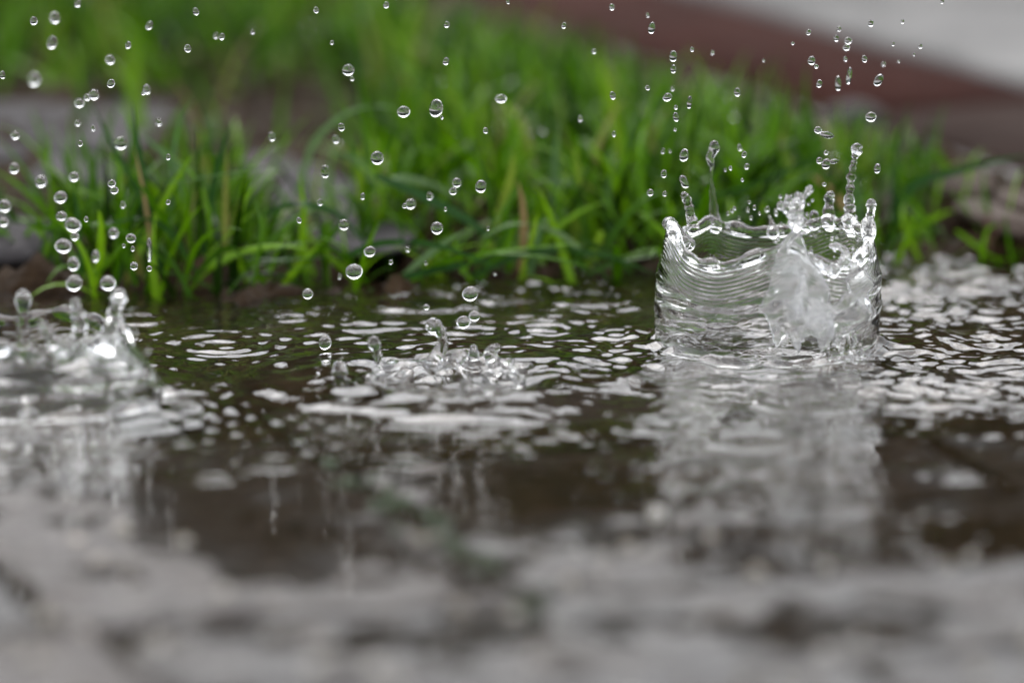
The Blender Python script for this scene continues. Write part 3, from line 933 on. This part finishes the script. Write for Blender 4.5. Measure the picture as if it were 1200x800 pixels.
SMALL = {
    'tiny blurred droplet high over the lawn at the upper left': ((91, 4, 4), (39.5, 24.6, 4.3), (175, 30, 4.3), (150, 53, 4), (229.5, 13.6, 4), (220, 57, 4), (260, 43, 3.5), (253, 42, 3.5), (296, 37, 3), (3, 88, 4)),
    'tiny droplet over the dark soil behind the left tuft': ((172, 105, 4.8), (168, 109, 2.6), (130, 98, 5), (91, 144.5, 3.4), (109, 150, 3), (94, 168, 3.4), (186, 143, 4.5)),
    'tiny droplet in front of the left grass tuft': ((197, 184, 3), (197, 237, 3), (144, 240, 3.4), (101, 257, 3), (155.6, 291.5, 3), (145, 288, 2.2), (175, 314.5, 3.3)),
    'tiny droplet near the top edge before the middle lawn': ((370.5, 12, 3.4), (452.6, 6, 3.8), (523.5, 29, 3.5), (522.7, 72, 4.3), (389, 50, 2.2), (412.6, 92, 2.6), (595, 2, 2.6), (661, 30, 3.4), (696, 60, 2.8)),
    'tiny droplet in the spray before the middle grass': ((518, 138, 2.2), (569, 153, 3.2), (400, 149, 4), (393.5, 163, 4.8), (318.7, 160, 4.6), (503.6, 230, 4), (474, 241, 2.6), (425, 230, 3.5), (522, 245, 2.4), (375, 237, 3.3), (350.6, 258, 3.4),
                                                         (477.6, 292, 3), (458, 307, 3), (398, 324, 2.5), (499, 308, 2.1), (572, 268, 2.0), (580, 321, 1.8), (680, 139, 3.2), (719.5, 157, 2.7)),
    'tiny droplet in the thin line of drops above the tall crown': ((759, 18, 2.4), (759, 103, 2.8), (788, 104, 2.4), (811, 58, 2.6), (792, 126, 2.4), (717, 8.5, 3.4), (835, 62, 2.4), (791, 152, 1.8)),
    'tiny droplet close over the back rim of the tall crown': ((867, 173, 3.2), (872, 181, 3.2), (875, 195, 3.4), (850, 199, 2), (856, 197, 2.4), (777, 177, 2.8), (785, 177, 2), (870, 211, 2), (878, 237, 2), (899, 245, 3), (884, 243, 2.6),
                                                              (876, 246, 2.4), (858, 247, 2.2), (861, 244, 2), (853, 250, 2), (890, 250, 2), (866, 256, 2), (880, 255, 2.2)),
    'tiny droplet in the spray before the bricks and grey path': ((947.5, 38, 3.2), (929, 51, 2), (983, 34, 3), (980, 45, 3.4), (1020.6, 27.6, 3.4), (1057.6, 25.5, 2.6), (1078.5, 54.4, 3), (1046.6, 51.5, 2.6), (1071, 64, 1.8), (1013, 69, 3.6),
                                                                (1035.5, 75, 2.8), (990.5, 69, 2.8), (956.5, 78, 2.6), (1104, 2, 2.8), (895, 71, 1.6), (1053, 72, 1.8)),
}
MARKS = [  # landmarks: x, y, name
    (408, 82, 'the round droplet high over the grass'), (473, 131, 'the droplet at the arched blade tip'), (511, 127, 'the tall egg shaped droplet'), (587, 115, 'the flattened lone droplet'),
    (442, 185, 'the tilted egg shaped droplet'), (381, 201, 'the upright droplet before the grey gap'), (533, 219, 'the touching pair in the middle'), (563, 218, 'the upright droplet by the touching pair'),
    (481, 239, 'the droplet with a side bead'), (403, 263, 'the droplet over the low blades'), (512, 267, 'the droplet above the middle splash'), (433, 294, 'the droplet over the largest one'),
    (415, 318, 'the largest round droplet'), (141, 167, 'the clear ringed droplet'), (129, 70, 'the lone blurred droplet over the dark soil'), (102, 115, 'the close row of three droplets'),
    (64, 21, 'the upright droplet near the top left corner'), (40, 93, 'the dim blurred droplet at far left'), (132, 219, 'the small touching pair by the left tuft'), (153, 279, 'the bright droplet before the left tuft'),
    (175, 293, 'the long vertical streak'), (85, 263, 'the large ragged droplet of the left string'), (801, 182, 'the tall oval droplet over the tall crown'), (762, 225, 'the droplet farthest left of the tall crown'),
    (789, 66, 'the largest oval in the vertical line'), (782, 114, 'the flat wide drop of the vertical line'), (808, 120, 'the thin leaf shaped drop'), (792, 137, 'the lowest drop of the vertical line'),
    (763, 33, 'the tall drop near the top edge'), (864, 108, 'the drop before the grey strip'), (718, 112, 'the drop left of the vertical line'), (951, 71, 'the rough droplet of the upper right spray'),
    (960, 98, 'the slim drop of the upper right spray'), (993, 52, 'the two stacked drops at upper right'), (995, 89, 'the long upright drop at upper right'), (1029, 94, 'the tilted oval drop before the brick'),
    (836, 172, 'the beads on top of the thin left jet'), (808, 244, 'the left bead cluster of the tall crown'), (905, 266, 'the back rim of the tall crown'), (940, 232, 'the frothy column of the tall crown'),
    (1020, 137, 'the round glinting droplet'), (230, 108, 'the pale bent tip of the left tuft'), (622, 290, 'the upright pale grey blade'), (60, 50, 'the double droplet at top left'),
]
DIRS = ['right of', 'above and right of', 'above', 'above and left of', 'left of', 'below and left of', 'below', 'below and right of']
taken = set()
for fam, lst in SMALL.items():
    for (a, b_, r_) in lst:
        left = a < 320
        best = []
        for (mx_, my_, nm) in MARKS:
            d_ = math.hypot(a - mx_, b_ - my_)
            k_ = int(round(math.atan2(my_ - b_, a - mx_) / (PI / 4))) % 8
            far = 'just ' if d_ < 18 else 'well ' if d_ > 55 else ''
            best.append((d_, 'tiny droplet %s%s %s' % (far, DIRS[k_], nm)))
        best.sort()
        lab = next(t_ for d_, t_ in best if t_ not in taken)
        taken.add(lab)
        drop(a, b_, r_ * random.uniform(0.8, 1.0), r_ * random.uniform(1.0, 1.25), random.uniform(-0.03, 0.02) if left else random.uniform(-0.002, 0.022), lab, random.uniform(-25, 25), fam.replace('droplet', 'droplets'))


# ------------------------------------------------------------------ grass
def blade_verts(path, width, fold=0.25, twist=0.0, tip=0.02):
    """a folded strip along path (n,3): three vertices per row, tapering to the tip"""
    n_ = len(path)
    s_ = np.linspace(0, 1, n_)
    w = width * 0.5 * np.clip(np.minimum(0.55 + 1.6 * s_, 1.0) * (1 - s_ ** 2.6), tip, 1)
    T = np.gradient(path, axis=0)
    T /= np.linalg.norm(T, axis=1, keepdims=True) + 1e-9
    a0 = twist
    side0 = np.array([math.cos(a0), math.sin(a0), 0])
    side = side0[None, :] - (T @ side0)[:, None] * T
    side /= np.linalg.norm(side, axis=1, keepdims=True) + 1e-9
    nor = np.cross(side, T)
    L = path - side * w[:, None] + nor * (w * fold)[:, None]
    Rr = path + side * w[:, None] + nor * (w * fold)[:, None]
    V = np.stack([L, path, Rr], 1).reshape(-1, 3)
    f = grid_faces(n_, 3)
    return V, f


def arc_path(h, lean, az, droop, n_=9):
    """a blade rising from the origin, leaning by 'lean' and drooping at the tip"""
    s_ = np.linspace(0, 1, n_)
    ang_ = lean + droop * s_ ** 1.6
    ds = h / (n_ - 1)
    x = np.concatenate([[0], np.cumsum(np.sin(ang_[:-1]) * ds)])
    z = np.concatenate([[0], np.cumsum(np.cos(ang_[:-1]) * ds)])
    return np.stack([x * math.cos(az), x * math.sin(az), z], -1)


# shared blade shapes, unit height
BL = []
for i in range(14):
    V, f = blade_verts(arc_path(1.0, random.uniform(0.05, 0.55), random.uniform(-0.4, 0.4), random.uniform(0.2, 2.1)), random.uniform(0.045, 0.088), random.uniform(0.15, 0.5), PI / 2 + random.uniform(-0.9, 0.9))
    BL.append(mesh_np('blade', V, f))
    BL[-1].materials.append(M_GRASS)


def ground_z(x, y):
    return float(terrain(np.array(x), np.array(y)))


def tuft(px0, px1, Y0, Y1, n_, hmin, hmax, label, own=(), bias=0.0):
    cx = (pt((px0 + px1) / 2, 335, (Y0 + Y1) / 2))[0]
    cy = (Y0 + Y1) / 2
    base = np.array([cx, cy, ground_z(cx, cy)])
    t = thing('grass_tuft', label, 'grass', base, 'grass tufts along the far edge of the puddle')
    for i in range(n_):
        y = random.uniform(Y0, Y1)
        u = random.gauss(0, 0.36)
        u = max(-0.5, min(0.5, u)) if random.random() < 0.5 else random.uniform(-0.5, 0.5)
        x = pt(px0 + (px1 - px0) * (u + 0.5), 335, y)[0]
        o = bpy.data.objects.new('blade', random.choice(BL))
        C.objects.link(o)
        o.parent = t
        o.location = np.array([x, y, ground_z(x, y) - 0.001]) - base
        h = random.uniform(hmin, hmax) * (1.05 - 0.5 * abs(u) ** 1.5)
        wd = random.uniform(0.75, 1.2) * 0.022 / h ** 0.5 * h
        o.scale = (h, h * random.uniform(0.8, 1.2), h * random.uniform(0.85, 1.1))
        o.scale = (h * 1.0, h, h)
        o.rotation_euler = (random.gauss(-0.04, 0.30), random.gauss(bias, 0.38), random.uniform(0, 2 * PI))
    for (nodes, wpx, Y, dY, mat) in own:
        P = np.array([pt(a, b_, Y + dY * k_ / max(1, len(nodes) - 1)) for k_, (a, b_) in enumerate(nodes)])
        path = catmull(P, 5 * (len(nodes) - 1) + 4)
        V, f = blade_verts(path - base, wpx * scale_at(Y), 0.3, random.uniform(-0.5, 0.5))
        link('blade', mesh_np('blade', V, f), mat, t)
    return t


G_, P_, D_, S_ = M_GRASS, M_PALE, M_DARK, M_STRAW
tuft(20, 120, 0.045, 0.085, 20, 0.012, 0.024, 'low grass tuft at far left behind the string of droplets', [
    ([(20, 335), (55, 290), (35, 262), (13, 255)], 8, 0.055, 0.01, G_), ([(120, 310), (85, 280), (50, 266), (20, 258)], 9, 0.06, 0.0, G_),
    ([(95, 320), (92, 270), (90, 240), (86, 208)], 7, 0.05, 0.0, D_), ([(70, 330), (66, 290), (62, 255), (57, 225)], 8, 0.06, 0.0, G_), ([(45, 268), (110, 262), (160, 280), (212, 322)], 8, 0.05, -0.01, G_)])
tuft(110, 205, 0.042, 0.075, 36, 0.016, 0.030, 'tall left grass tuft with a dry brown stalk in the middle', [
    ([(185, 330), (176, 280), (170, 238), (163, 200), (157, 172)], 6, 0.052, 0.0, S_), ([(190, 325), (172, 250), (165, 190), (160, 160), (155, 115)], 10, 0.055, 0.0, D_),
    ([(180, 300), (165, 230), (149, 200), (127, 161), (108, 120)], 8, 0.06, 0.0, D_), ([(200, 330), (198, 285), (200, 238), (203, 183), (212, 140), (231, 108)], 8, 0.06, 0.006, P_),
    ([(215, 235), (212, 205), (195, 183), (180, 170), (166, 157)], 11, 0.068, 0.0, P_), ([(130, 330), (128, 280), (126, 230), (122, 170)], 12, 0.065, 0.0, G_),
    ([(160, 335), (145, 290), (140, 250), (148, 215)], 10, 0.05, 0.0, G_), ([(232, 322), (200, 272), (165, 255), (118, 266)], 8, 0.048, 0.0, D_)])
tuft(195, 320, 0.042, 0.085, 46, 0.014, 0.027, 'left grass tuft crossed by a pale sideways blade', [
    ([(235, 325), (243, 270), (251, 210), (262, 170), (273, 138)], 10, 0.062, 0.0, D_), ([(262, 325), (264, 270), (265, 220), (266, 168)], 9, 0.06, 0.0, G_),
    ([(228, 330), (234, 270), (233, 212), (230, 146)], 9, 0.056, 0.0, G_), ([(200, 214), (240, 207), (290, 198), (345, 188)], 8, 0.05, 0.0, P_),
    ([(225, 330), (250, 300), (272, 290), (285, 305)], 8, 0.045, 0.0, G_), ([(290, 330), (275, 285), (285, 240), (305, 210)], 9, 0.055, 0.0, G_)])
tuft(300, 430, 0.048, 0.09, 34, 0.010, 0.020, 'sparse low tuft under the arched pale blade', [
    ([(348, 230), (362, 180), (376, 157), (406, 132), (440, 124), (468, 128)], 9, 0.085, 0.0, P_), ([(300, 303), (340, 303), (390, 300), (432, 296)], 9, 0.05, 0.0, D_),
    ([(360, 330), (355, 285), (356, 240), (350, 200)], 9, 0.06, 0.0, G_), ([(340, 325), (375, 290), (400, 262), (412, 235)], 8, 0.058, 0.0, G_),
    ([(395, 180), (420, 190), (440, 215), (450, 245)], 11, 0.08, 0.0, P_), ([(310, 252), (350, 238), (400, 254), (442, 306)], 8, 0.055, 0.0, D_), ([(430, 330), (400, 296), (350, 284), (308, 300)], 8, 0.05, -0.006, G_)])
tuft(420, 560, 0.052, 0.10, 44, 0.012, 0.024, 'tuft in the middle with a long dark blade falling to the right', [
    ([(440, 205), (480, 222), (538, 251), (575, 277), (610, 298)], 12, 0.062, 0.0, D_), ([(430, 210), (470, 208), (510, 218), (550, 240)], 10, 0.075, 0.0, P_),
    ([(470, 325), (500, 300), (520, 285), (548, 268)], 9, 0.052, 0.0, P_), ([(455, 328), (500, 318), (550, 308), (590, 300)], 9, 0.05, 0.0, D_),
    ([(540, 320), (560, 300), (610, 292), (690, 284)], 8, 0.05, 0.0, G_), ([(400, 302), (450, 284), (520, 290), (602, 322)], 9, 0.05, -0.008, D_), ([(480, 330), (540, 300), (620, 298), (702, 316)], 9, 0.052, -0.008, G_)])
tuft(550, 690, 0.056, 0.11, 56, 0.014, 0.028, 'middle tuft with an upright pale grey blade at the water edge', [
    ([(622, 322), (624, 305), (630, 282), (638, 250)], 13, 0.056, 0.0, P_), ([(598, 322), (590, 270), (600, 230), (618, 190)], 12, 0.065, 0.0, G_),
    ([(648, 320), (652, 260), (650, 190), (656, 140)], 15, 0.085, 0.0, P_), ([(610, 320), (614, 270), (612, 235), (606, 210)], 9, 0.06, 0.0, S_),
    ([(672, 320), (676, 270), (677, 220), (674, 160)], 12, 0.08, 0.0, G_), ([(560, 322), (585, 302), (600, 275), (604, 250)], 8, 0.055, 0.0, G_), ([(555, 322), (620, 296), (700, 298), (772, 322)], 9, 0.055, -0.006, D_), ([(690, 300), (650, 270), (600, 262), (556, 284)], 9, 0.055, 0.0, P_)])
tuft(680, 800, 0.058, 0.11, 56, 0.014, 0.030, 'thick bright tuft just left of the tall crown', [
    ([(740, 320), (720, 300), (690, 285), (670, 270)], 10, 0.058, 0.0, G_), ([(716, 320), (720, 270), (712, 235), (716, 200)], 16, 0.08, 0.0, P_),
    ([(765, 320), (785, 250), (810, 170), (822, 105)], 12, 0.09, 0.0, G_), ([(700, 320), (735, 190), (765, 130), (790, 105)], 12, 0.10, 0.0, D_),
    ([(690, 322), (720, 308), (760, 300), (790, 292)], 9, 0.055, 0.0, G_)])
tuft(790, 930, 0.06, 0.115, 50, 0.014, 0.028, 'tuft behind the tall crown with a long dark slanting blade', [
    ([(775, 270), (820, 235), (872, 218), (908, 205), (948, 188), (975, 174)], 15, 0.075, 0.0, D_), ([(800, 300), (840, 262), (880, 252), (930, 248)], 12, 0.075, 0.0, P_),
    ([(860, 320), (855, 270), (862, 225), (880, 190)], 11, 0.085, 0.0, G_), ([(905, 320), (915, 270), (930, 235), (960, 215)], 11, 0.08, 0.0, G_)])
tuft(925, 1040, 0.068, 0.115, 42, 0.012, 0.022, 'tuft behind the right side of the tall crown with a dry tan blade', [
    ([(1000, 260), (985, 235), (965, 215), (950, 205)], 9, 0.085, 0.0, S_), ([(1006, 300), (1008, 255), (1002, 215), (985, 180)], 9, 0.085, 0.0, P_),
    ([(960, 310), (968, 260), (980, 220), (995, 195)], 10, 0.08, 0.0, G_)])
tuft(1020, 1110, 0.076, 0.115, 44, 0.010, 0.021, 'right grass tuft with a long blade reaching off the right edge', [
    ([(1050, 262), (1062, 228), (1080, 212), (1123, 200), (1166, 189), (1215, 181)], 12, 0.088, 0.0, D_), ([(1040, 290), (1046, 250), (1048, 210), (1052, 170), (1068, 115)], 9, 0.10, 0.0, D_),
    ([(1060, 290), (1085, 262), (1105, 250), (1120, 246)], 9, 0.09, 0.0, G_)])
tuft(1140, 1215, 0.074, 0.10, 16, 0.008, 0.015, 'small thin grass sprig at the right edge of the puddle', [
    ([(1150, 318), (1152, 290), (1158, 268), (1172, 262)], 6, 0.078, 0.0, G_), ([(1192, 320), (1184, 292), (1180, 268), (1178, 248)], 6, 0.076, 0.0, G_), ([(1120, 270), (1140, 285), (1160, 300), (1190, 306)], 6, 0.08, 0.0, G_)])

# --- garden hedge beyond the lawn and path: out of frame, mirrored dark in the puddle
gh = np.random.default_rng(404)
hn = Noise((2.2, 2.2, 2.2), 16, 71)
hx = np.linspace(-4.5, 4.5, 90)
ph = np.linspace(0, PI, 16)
HX, PH = np.meshgrid(hx, ph, indexing='ij')
hb = 0.16 * hn(HX, PH * 0.4, 0 * HX)
HYc, HZc = 3.4 + (0.45 + hb) * np.cos(PH) * -1, (1.18 + 0.8 * hb) * np.sin(PH) ** 0.45
core = np.stack([HX, HYc, HZc * 0.96], -1).reshape(-1, 3)
hedge = thing('hedge', 'dark garden hedge beyond the lawn, seen as the dark reflection in the puddle', 'hedge', (0, 3.4, 0))
link('branch_mass', mesh_np('branch_mass', core - np.array([0, 3.4, 0]), grid_faces(90, 16)), M_HEDGE, hedge)
NH = 26000
ii = gh.integers(0, len(core), NH)
pc = core[ii] + gh.normal(0, 0.06, (NH, 3)) - np.array([0, 3.4, 0])
d1 = gh.normal(size=(NH, 3)); d1 /= np.linalg.norm(d1, axis=1, keepdims=True)
d2 = np.cross(d1, gh.normal(size=(NH, 3))); d2 /= np.linalg.norm(d2, axis=1, keepdims=True)
ls = gh.uniform(0.02, 0.045, (NH, 1))
LV = np.stack([pc - d1 * ls, pc + d2 * ls * 0.5, pc + d1 * ls, pc - d2 * ls * 0.5], 1).reshape(-1, 3)
lf = link('leaves', mesh_np('leaves', LV, np.arange(NH * 4).reshape(-1, 4)), M_HEDGE, hedge)
lf['kind'] = 'stuff'

# --- lawn behind (uncountable)
def lawn_density(x, y):
    d = y - shore(x)
    den = np.where(d > 0.006, 1.0, 0.0)
    # bare wet strip behind the left tufts
    p = (x - CAM[0]) / ((y - CAM[1]) * 1e-4) + 600
    bare = sstep(470, 390, p) * sstep(0.10, 0.12, y) * (1 - sstep(0.235, 0.30, y + 0.02 * soil_n(x, y)))
    den = den * (1 - 0.97 * bare)
    den = den * (1 - 0.9 * sstep(95, 40, p) * (1 - sstep(0.20, 0.26, y)))
    den = den * (1 - 0.75 * sstep(300, 330, p) * (1 - sstep(400, 430, p)) * sstep(0.065, 0.075, y) * (1 - sstep(0.15, 0.2, y)))
    den = np.where(side_of_border(x, y) > -0.003, 0.0, den)
    den = np.where((p > 1010) & (d < 0.035), den * 0.25, den)
    patch = soil_n(x * 1.3 + 2, y * 1.3)
    return den * np.clip(0.85 + 0.3 * patch, 0.12, 1)


gl = np.random.default_rng(99)
NBL = 30000
bx = gl.uniform(-0.30, 0.30, NBL * 2)
by = gl.uniform(0.045, 0.75, NBL * 2)
kp = gl.uniform(0, 1, NBL * 2) < lawn_density(bx, by) * np.where(by < 0.45, 1.0, 0.5)
bx, by = bx[kp][:NBL], by[kp][:NBL]
NB_ = len(bx)
hgt = gl.uniform(0.010, 0.031, NB_) * np.where(by < 0.12, 0.85, 1.0) * np.clip((by - shore(bx)) / 0.03, 0.45, 1) * np.clip(-side_of_border(bx, by) / EDGE_LEN / 0.05, 0.3, 1)
az = gl.uniform(0, 2 * PI, NB_)
lean = np.abs(gl.normal(0.3, 0.5, NB_))
droop = gl.uniform(0.1, 2.2, NB_)
wid = gl.uniform(0.0009, 0.0022, NB_)
tw = az + PI / 2 + gl.uniform(-0.8, 0.8, NB_)
NS = 6
s_ = np.linspace(0, 1, NS)
A_ = lean[:, None] + droop[:, None] * s_[None, :] ** 1.6
ds = hgt[:, None] / (NS - 1)
dx = np.concatenate([np.zeros((NB_, 1)), np.cumsum(np.sin(A_[:, :-1]) * ds, 1)], 1)
dz = np.concatenate([np.zeros((NB_, 1)), np.cumsum(np.cos(A_[:, :-1]) * ds, 1)], 1)
PX = bx[:, None] + dx * np.cos(az)[:, None]
PY = by[:, None] + dx * np.sin(az)[:, None]
PZ = terrain(bx, by)[:, None] - 0.001 + dz
w = wid[:, None] * 0.5 * np.clip(1 - s_ ** 2.4, 0.03, 1)[None, :]
sx, sy = np.cos(tw)[:, None] * w, np.sin(tw)[:, None] * w
V = np.stack([np.stack([PX - sx, PY - sy, PZ], -1), np.stack([PX + sx, PY + sy, PZ], -1)], 2)      # (NB, NS, 2, 3)
bi = np.arange(NB_)[:, None] * (NS * 2)
j = np.arange(NS - 1)[None, :]
F = np.stack([bi + j * 2, bi + j * 2 + 1, bi + j * 2 + 3, bi + j * 2 + 2], -1).reshape(-1, 4)
lawn_me = mesh_np('lawn_grass', V.reshape(-1, 3), F)
tint = np.clip(gl.normal(0.5, 0.25, NB_) + 0.18 * soil_n(bx * 1.5, by * 1.5), 0, 1)
at = lawn_me.attributes.new('tint', 'FLOAT', 'POINT')
at.data.foreach_set('value', np.repeat(tint, NS * 2).astype(np.float32))
lawn = link('lawn_grass', lawn_me, M_LAWN)
lawn['kind'] = 'stuff'
lawn['label'] = 'bright green blurred lawn behind the grass tufts'
lawn['category'] = 'grass'


# rain beads clinging to the grass
spots = []
pick = gl.integers(0, NB_, 520)
for i in pick:
    if by[i] > 0.2 and gl.uniform() < 0.5:
        continue
    k_ = int(gl.integers(2, NS))
    spots.append((np.array([PX[i, k_], PY[i, k_], PZ[i, k_] + 0.0002]), gl.uniform(0.00018, 0.0006)))
dew = bead_cloud('rain_beads', spots, None, M_DROP)
dew['label'] = 'rain beads clinging to the grass blades'
dew['category'] = 'droplets'


# ------------------------------------------------------------------ brick border, grey path, stones
def prism(name, poly, z0, z1, mat, parent=None, bev=0.002, origin=(0, 0, 0)):
    """a low block with a chamfered top from a plan outline (counter-clockwise)"""
    P = np.asarray(poly, float)
    c = P.mean(0)
    inn = c + (P - c) * (1 - bev / np.linalg.norm(P - c, axis=1).mean())
    n_ = len(P)
    V = np.vstack([np.c_[P, np.full(n_, z0)], np.c_[P, np.full(n_, z1 - bev)], np.c_[inn, np.full(n_, z1)]]) - np.asarray(origin)
    q = np.arange(n_)
    F = [np.array([[a, (a + 1) % n_, n_ + (a + 1) % n_, n_ + a] for a in q] + [[n_ + a, n_ + (a + 1) % n_, 2 * n_ + (a + 1) % n_, 2 * n_ + a] for a in q]), np.array([[2 * n_ + a for a in q]])]
    return link(name, mesh_np(name, V, F, smooth=False), mat, parent)


bdir = EDGE_B - EDGE_A
blen = np.linalg.norm(bdir)
bdir = bdir / blen
bnor = np.array([bdir[1], -bdir[0]])
if side_of_border(*(EDGE_A + bnor)) < 0:
    bnor = -bnor


def bp(s0, w0):
    return EDGE_A + bdir * s0 + bnor * w0


def quad(s0, s1, w0, w1):
    return [bp(s0, w0), bp(s1, w0), bp(s1, w1), bp(s0, w1)]


def ccw(poly):
    P = np.asarray(poly)
    a = 0.5 * np.sum(P[:, 0] * np.roll(P[:, 1], -1) - np.roll(P[:, 0], -1) * P[:, 1])
    return P if a > 0 else P[::-1]


border = bpy.data.objects.new('brick_border', None)
C.objects.link(border)
border['kind'] = 'structure'
border['label'] = 'blurred border of dark red and brown bricks between the lawn and the grey path'
prism('mortar_bed', ccw(quad(-0.5, blen + 0.4, 0.0, 0.09)), -0.02, 0.0010, M_MORTAR, border, 0.001)
s0 = -0.5 + 0.012
while s0 < blen + 0.3:
    L_ = 0.2
    prism('brick', ccw(quad(s0, s0 + L_ - 0.006, 0.013 + random.uniform(-0.001, 0.001), 0.061)), -0.01, 0.0032 + random.uniform(-0.0005, 0.0005), M_BRICK if s0 < blen * 0.5 else M_BROWN, border)
    s0 += L_
path_ = prism('concrete_path', ccw(quad(-1.2, blen + 0.9, 0.064, 1.6)), -0.02, 0.0045, M_CONC)
path_['kind'] = 'structure'
path_['label'] = 'pale grey wet concrete path at the upper right'


def rock(px, py, rx, ry, rz, mat, label, seed, cat='stone', group='stones in the wet soil'):
    p = gp(px, py, 0.004)
    me = sphere_mesh('stone', seed, 0.5, 24, 14)
    v = np.empty(len(me.vertices) * 3, np.float32); me.vertices.foreach_get('co', v); v = v.reshape(-1, 3)
    q = Noise((0.8, 0.8, 0.8), 16, seed)
    v *= (1 + 0.07 * q(v[:, 0], v[:, 1], v[:, 2]))[:, None]
    me.vertices.foreach_set('co', v.astype(np.float32).ravel())
    o = link('stone', me, mat)
    o.scale = (rx, ry, rz)
    o.location = (p[0], p[1], ground_z(p[0], p[1]) + rz * 0.25)
    o.rotation_euler = (0, 0, random.uniform(-0.4, 0.4))
    return tag(o, label, cat, group)


rock(20, 285, 0.011, 0.016, 0.005, M_STONE, 'pale flat stone at the left edge behind the low tuft', 201)
rock(112, 240, 0.009, 0.018, 0.004, M_STONE, 'pale flat stone behind the string of left droplets', 202)
rock(378, 236, 0.011, 0.05, 0.004, M_STONE, 'long grey stone in the gap under the arched blade', 203)
rock(60, 145, 0.018, 0.04, 0.005, M_STONE, 'dull grey stone far back at the left in dark soil', 204)
rock(170, 152, 0.013, 0.03, 0.004, M_STONE, 'grey stone behind the tall left tuft', 205)
rock(1110, 178, 0.006, 0.011, 0.0035, M_STONE, 'grey stone between the long right blade and the bricks', 206)
rock(1130, 240, 0.006, 0.008, 0.003, M_TAN, 'tan stone on the bank under the long right blade', 207)
rock(1186, 240, 0.005, 0.009, 0.0025, M_TAN, 'pinkish tan stone on the bank at the right edge', 208)
rock(1168, 262, 0.006, 0.010, 0.003, M_TAN, 'small tan stone above the right grass sprig', 209)
rock(1000, 126, 0.005, 0.010, 0.003, M_STONE, 'grey lump on the strip before the bricks', 210)
rock(1131, 120, 0.004, 0.006, 0.003, M_CONC, 'small pale lump standing in for a blurred puddle drop on the dark brown bricks', 211)  # pale colour stands in for the bright blur of a puddle drop
rock(1088, 152, 0.0045, 0.007, 0.003, M_CONC, 'small pale lump standing in for a blurred puddle drop just below the dark brown bricks', 212)  # likewise a pale lump in place of a bright blurred drop
tw_ = thing('twig', 'short reddish brown twig standing on the bank at the right', 'twig', gp(1160, 296))
link('stem', tube_mesh('stem', px_nodes([(1160, 300, 3), (1159, 285, 2.6), (1156, 268, 2.4), (1158, 250, 1.6)], 0.085), 8, 4, origin=tw_.location), M_TWIG, tw_)
link('shoot', tube_mesh('shoot', px_nodes([(1159, 285, 2.0), (1166, 275, 1.6), (1172, 262, 1.2)], 0.085), 8, 4, origin=tw_.location), M_TWIG, tw_)

# loose grit lying on the pavers; pale grains also stand in for blurred drop highlights
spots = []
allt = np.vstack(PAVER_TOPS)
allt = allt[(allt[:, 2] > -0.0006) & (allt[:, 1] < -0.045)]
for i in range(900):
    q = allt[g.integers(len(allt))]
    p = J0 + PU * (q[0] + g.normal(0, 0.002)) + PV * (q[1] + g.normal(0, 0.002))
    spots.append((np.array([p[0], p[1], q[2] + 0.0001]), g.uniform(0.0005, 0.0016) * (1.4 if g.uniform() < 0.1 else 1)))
M_GRIT_GLINTS = mat_rough('wet_grit_and_glints', [(0.35, (0.06, 0.045, 0.03)), (0.5, (0.22, 0.19, 0.15)), (0.65, (0.42, 0.40, 0.37))], 150, (0.2, 0.5), 0.2, 900, 0.0004)
grit = bead_cloud('grit', spots, None, M_GRIT_GLINTS)
grit['label'] = 'loose wet grit scattered over the paving, pale grains standing in for blurred drop highlights'
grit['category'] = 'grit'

# moss in the slanting joint
spots = []
for i in range(42):
    v = -g.uniform(0.01, 0.16)
    if g.uniform() < 0.8:
        v = -g.choice([0.045, 0.075, 0.10]) + g.normal(0, 0.008)
    p = J0 + PU * g.normal(0, 0.0028) + PV * v
    spots.append((np.array([p[0], p[1], -0.0008 + g.uniform(0, 0.0012)]), g.uniform(0.0006, 0.0014)))
moss = bead_cloud('moss', spots, None, M_MOSS)
moss['label'] = 'green moss growing in the slanting joint of the paving'
moss['category'] = 'moss'
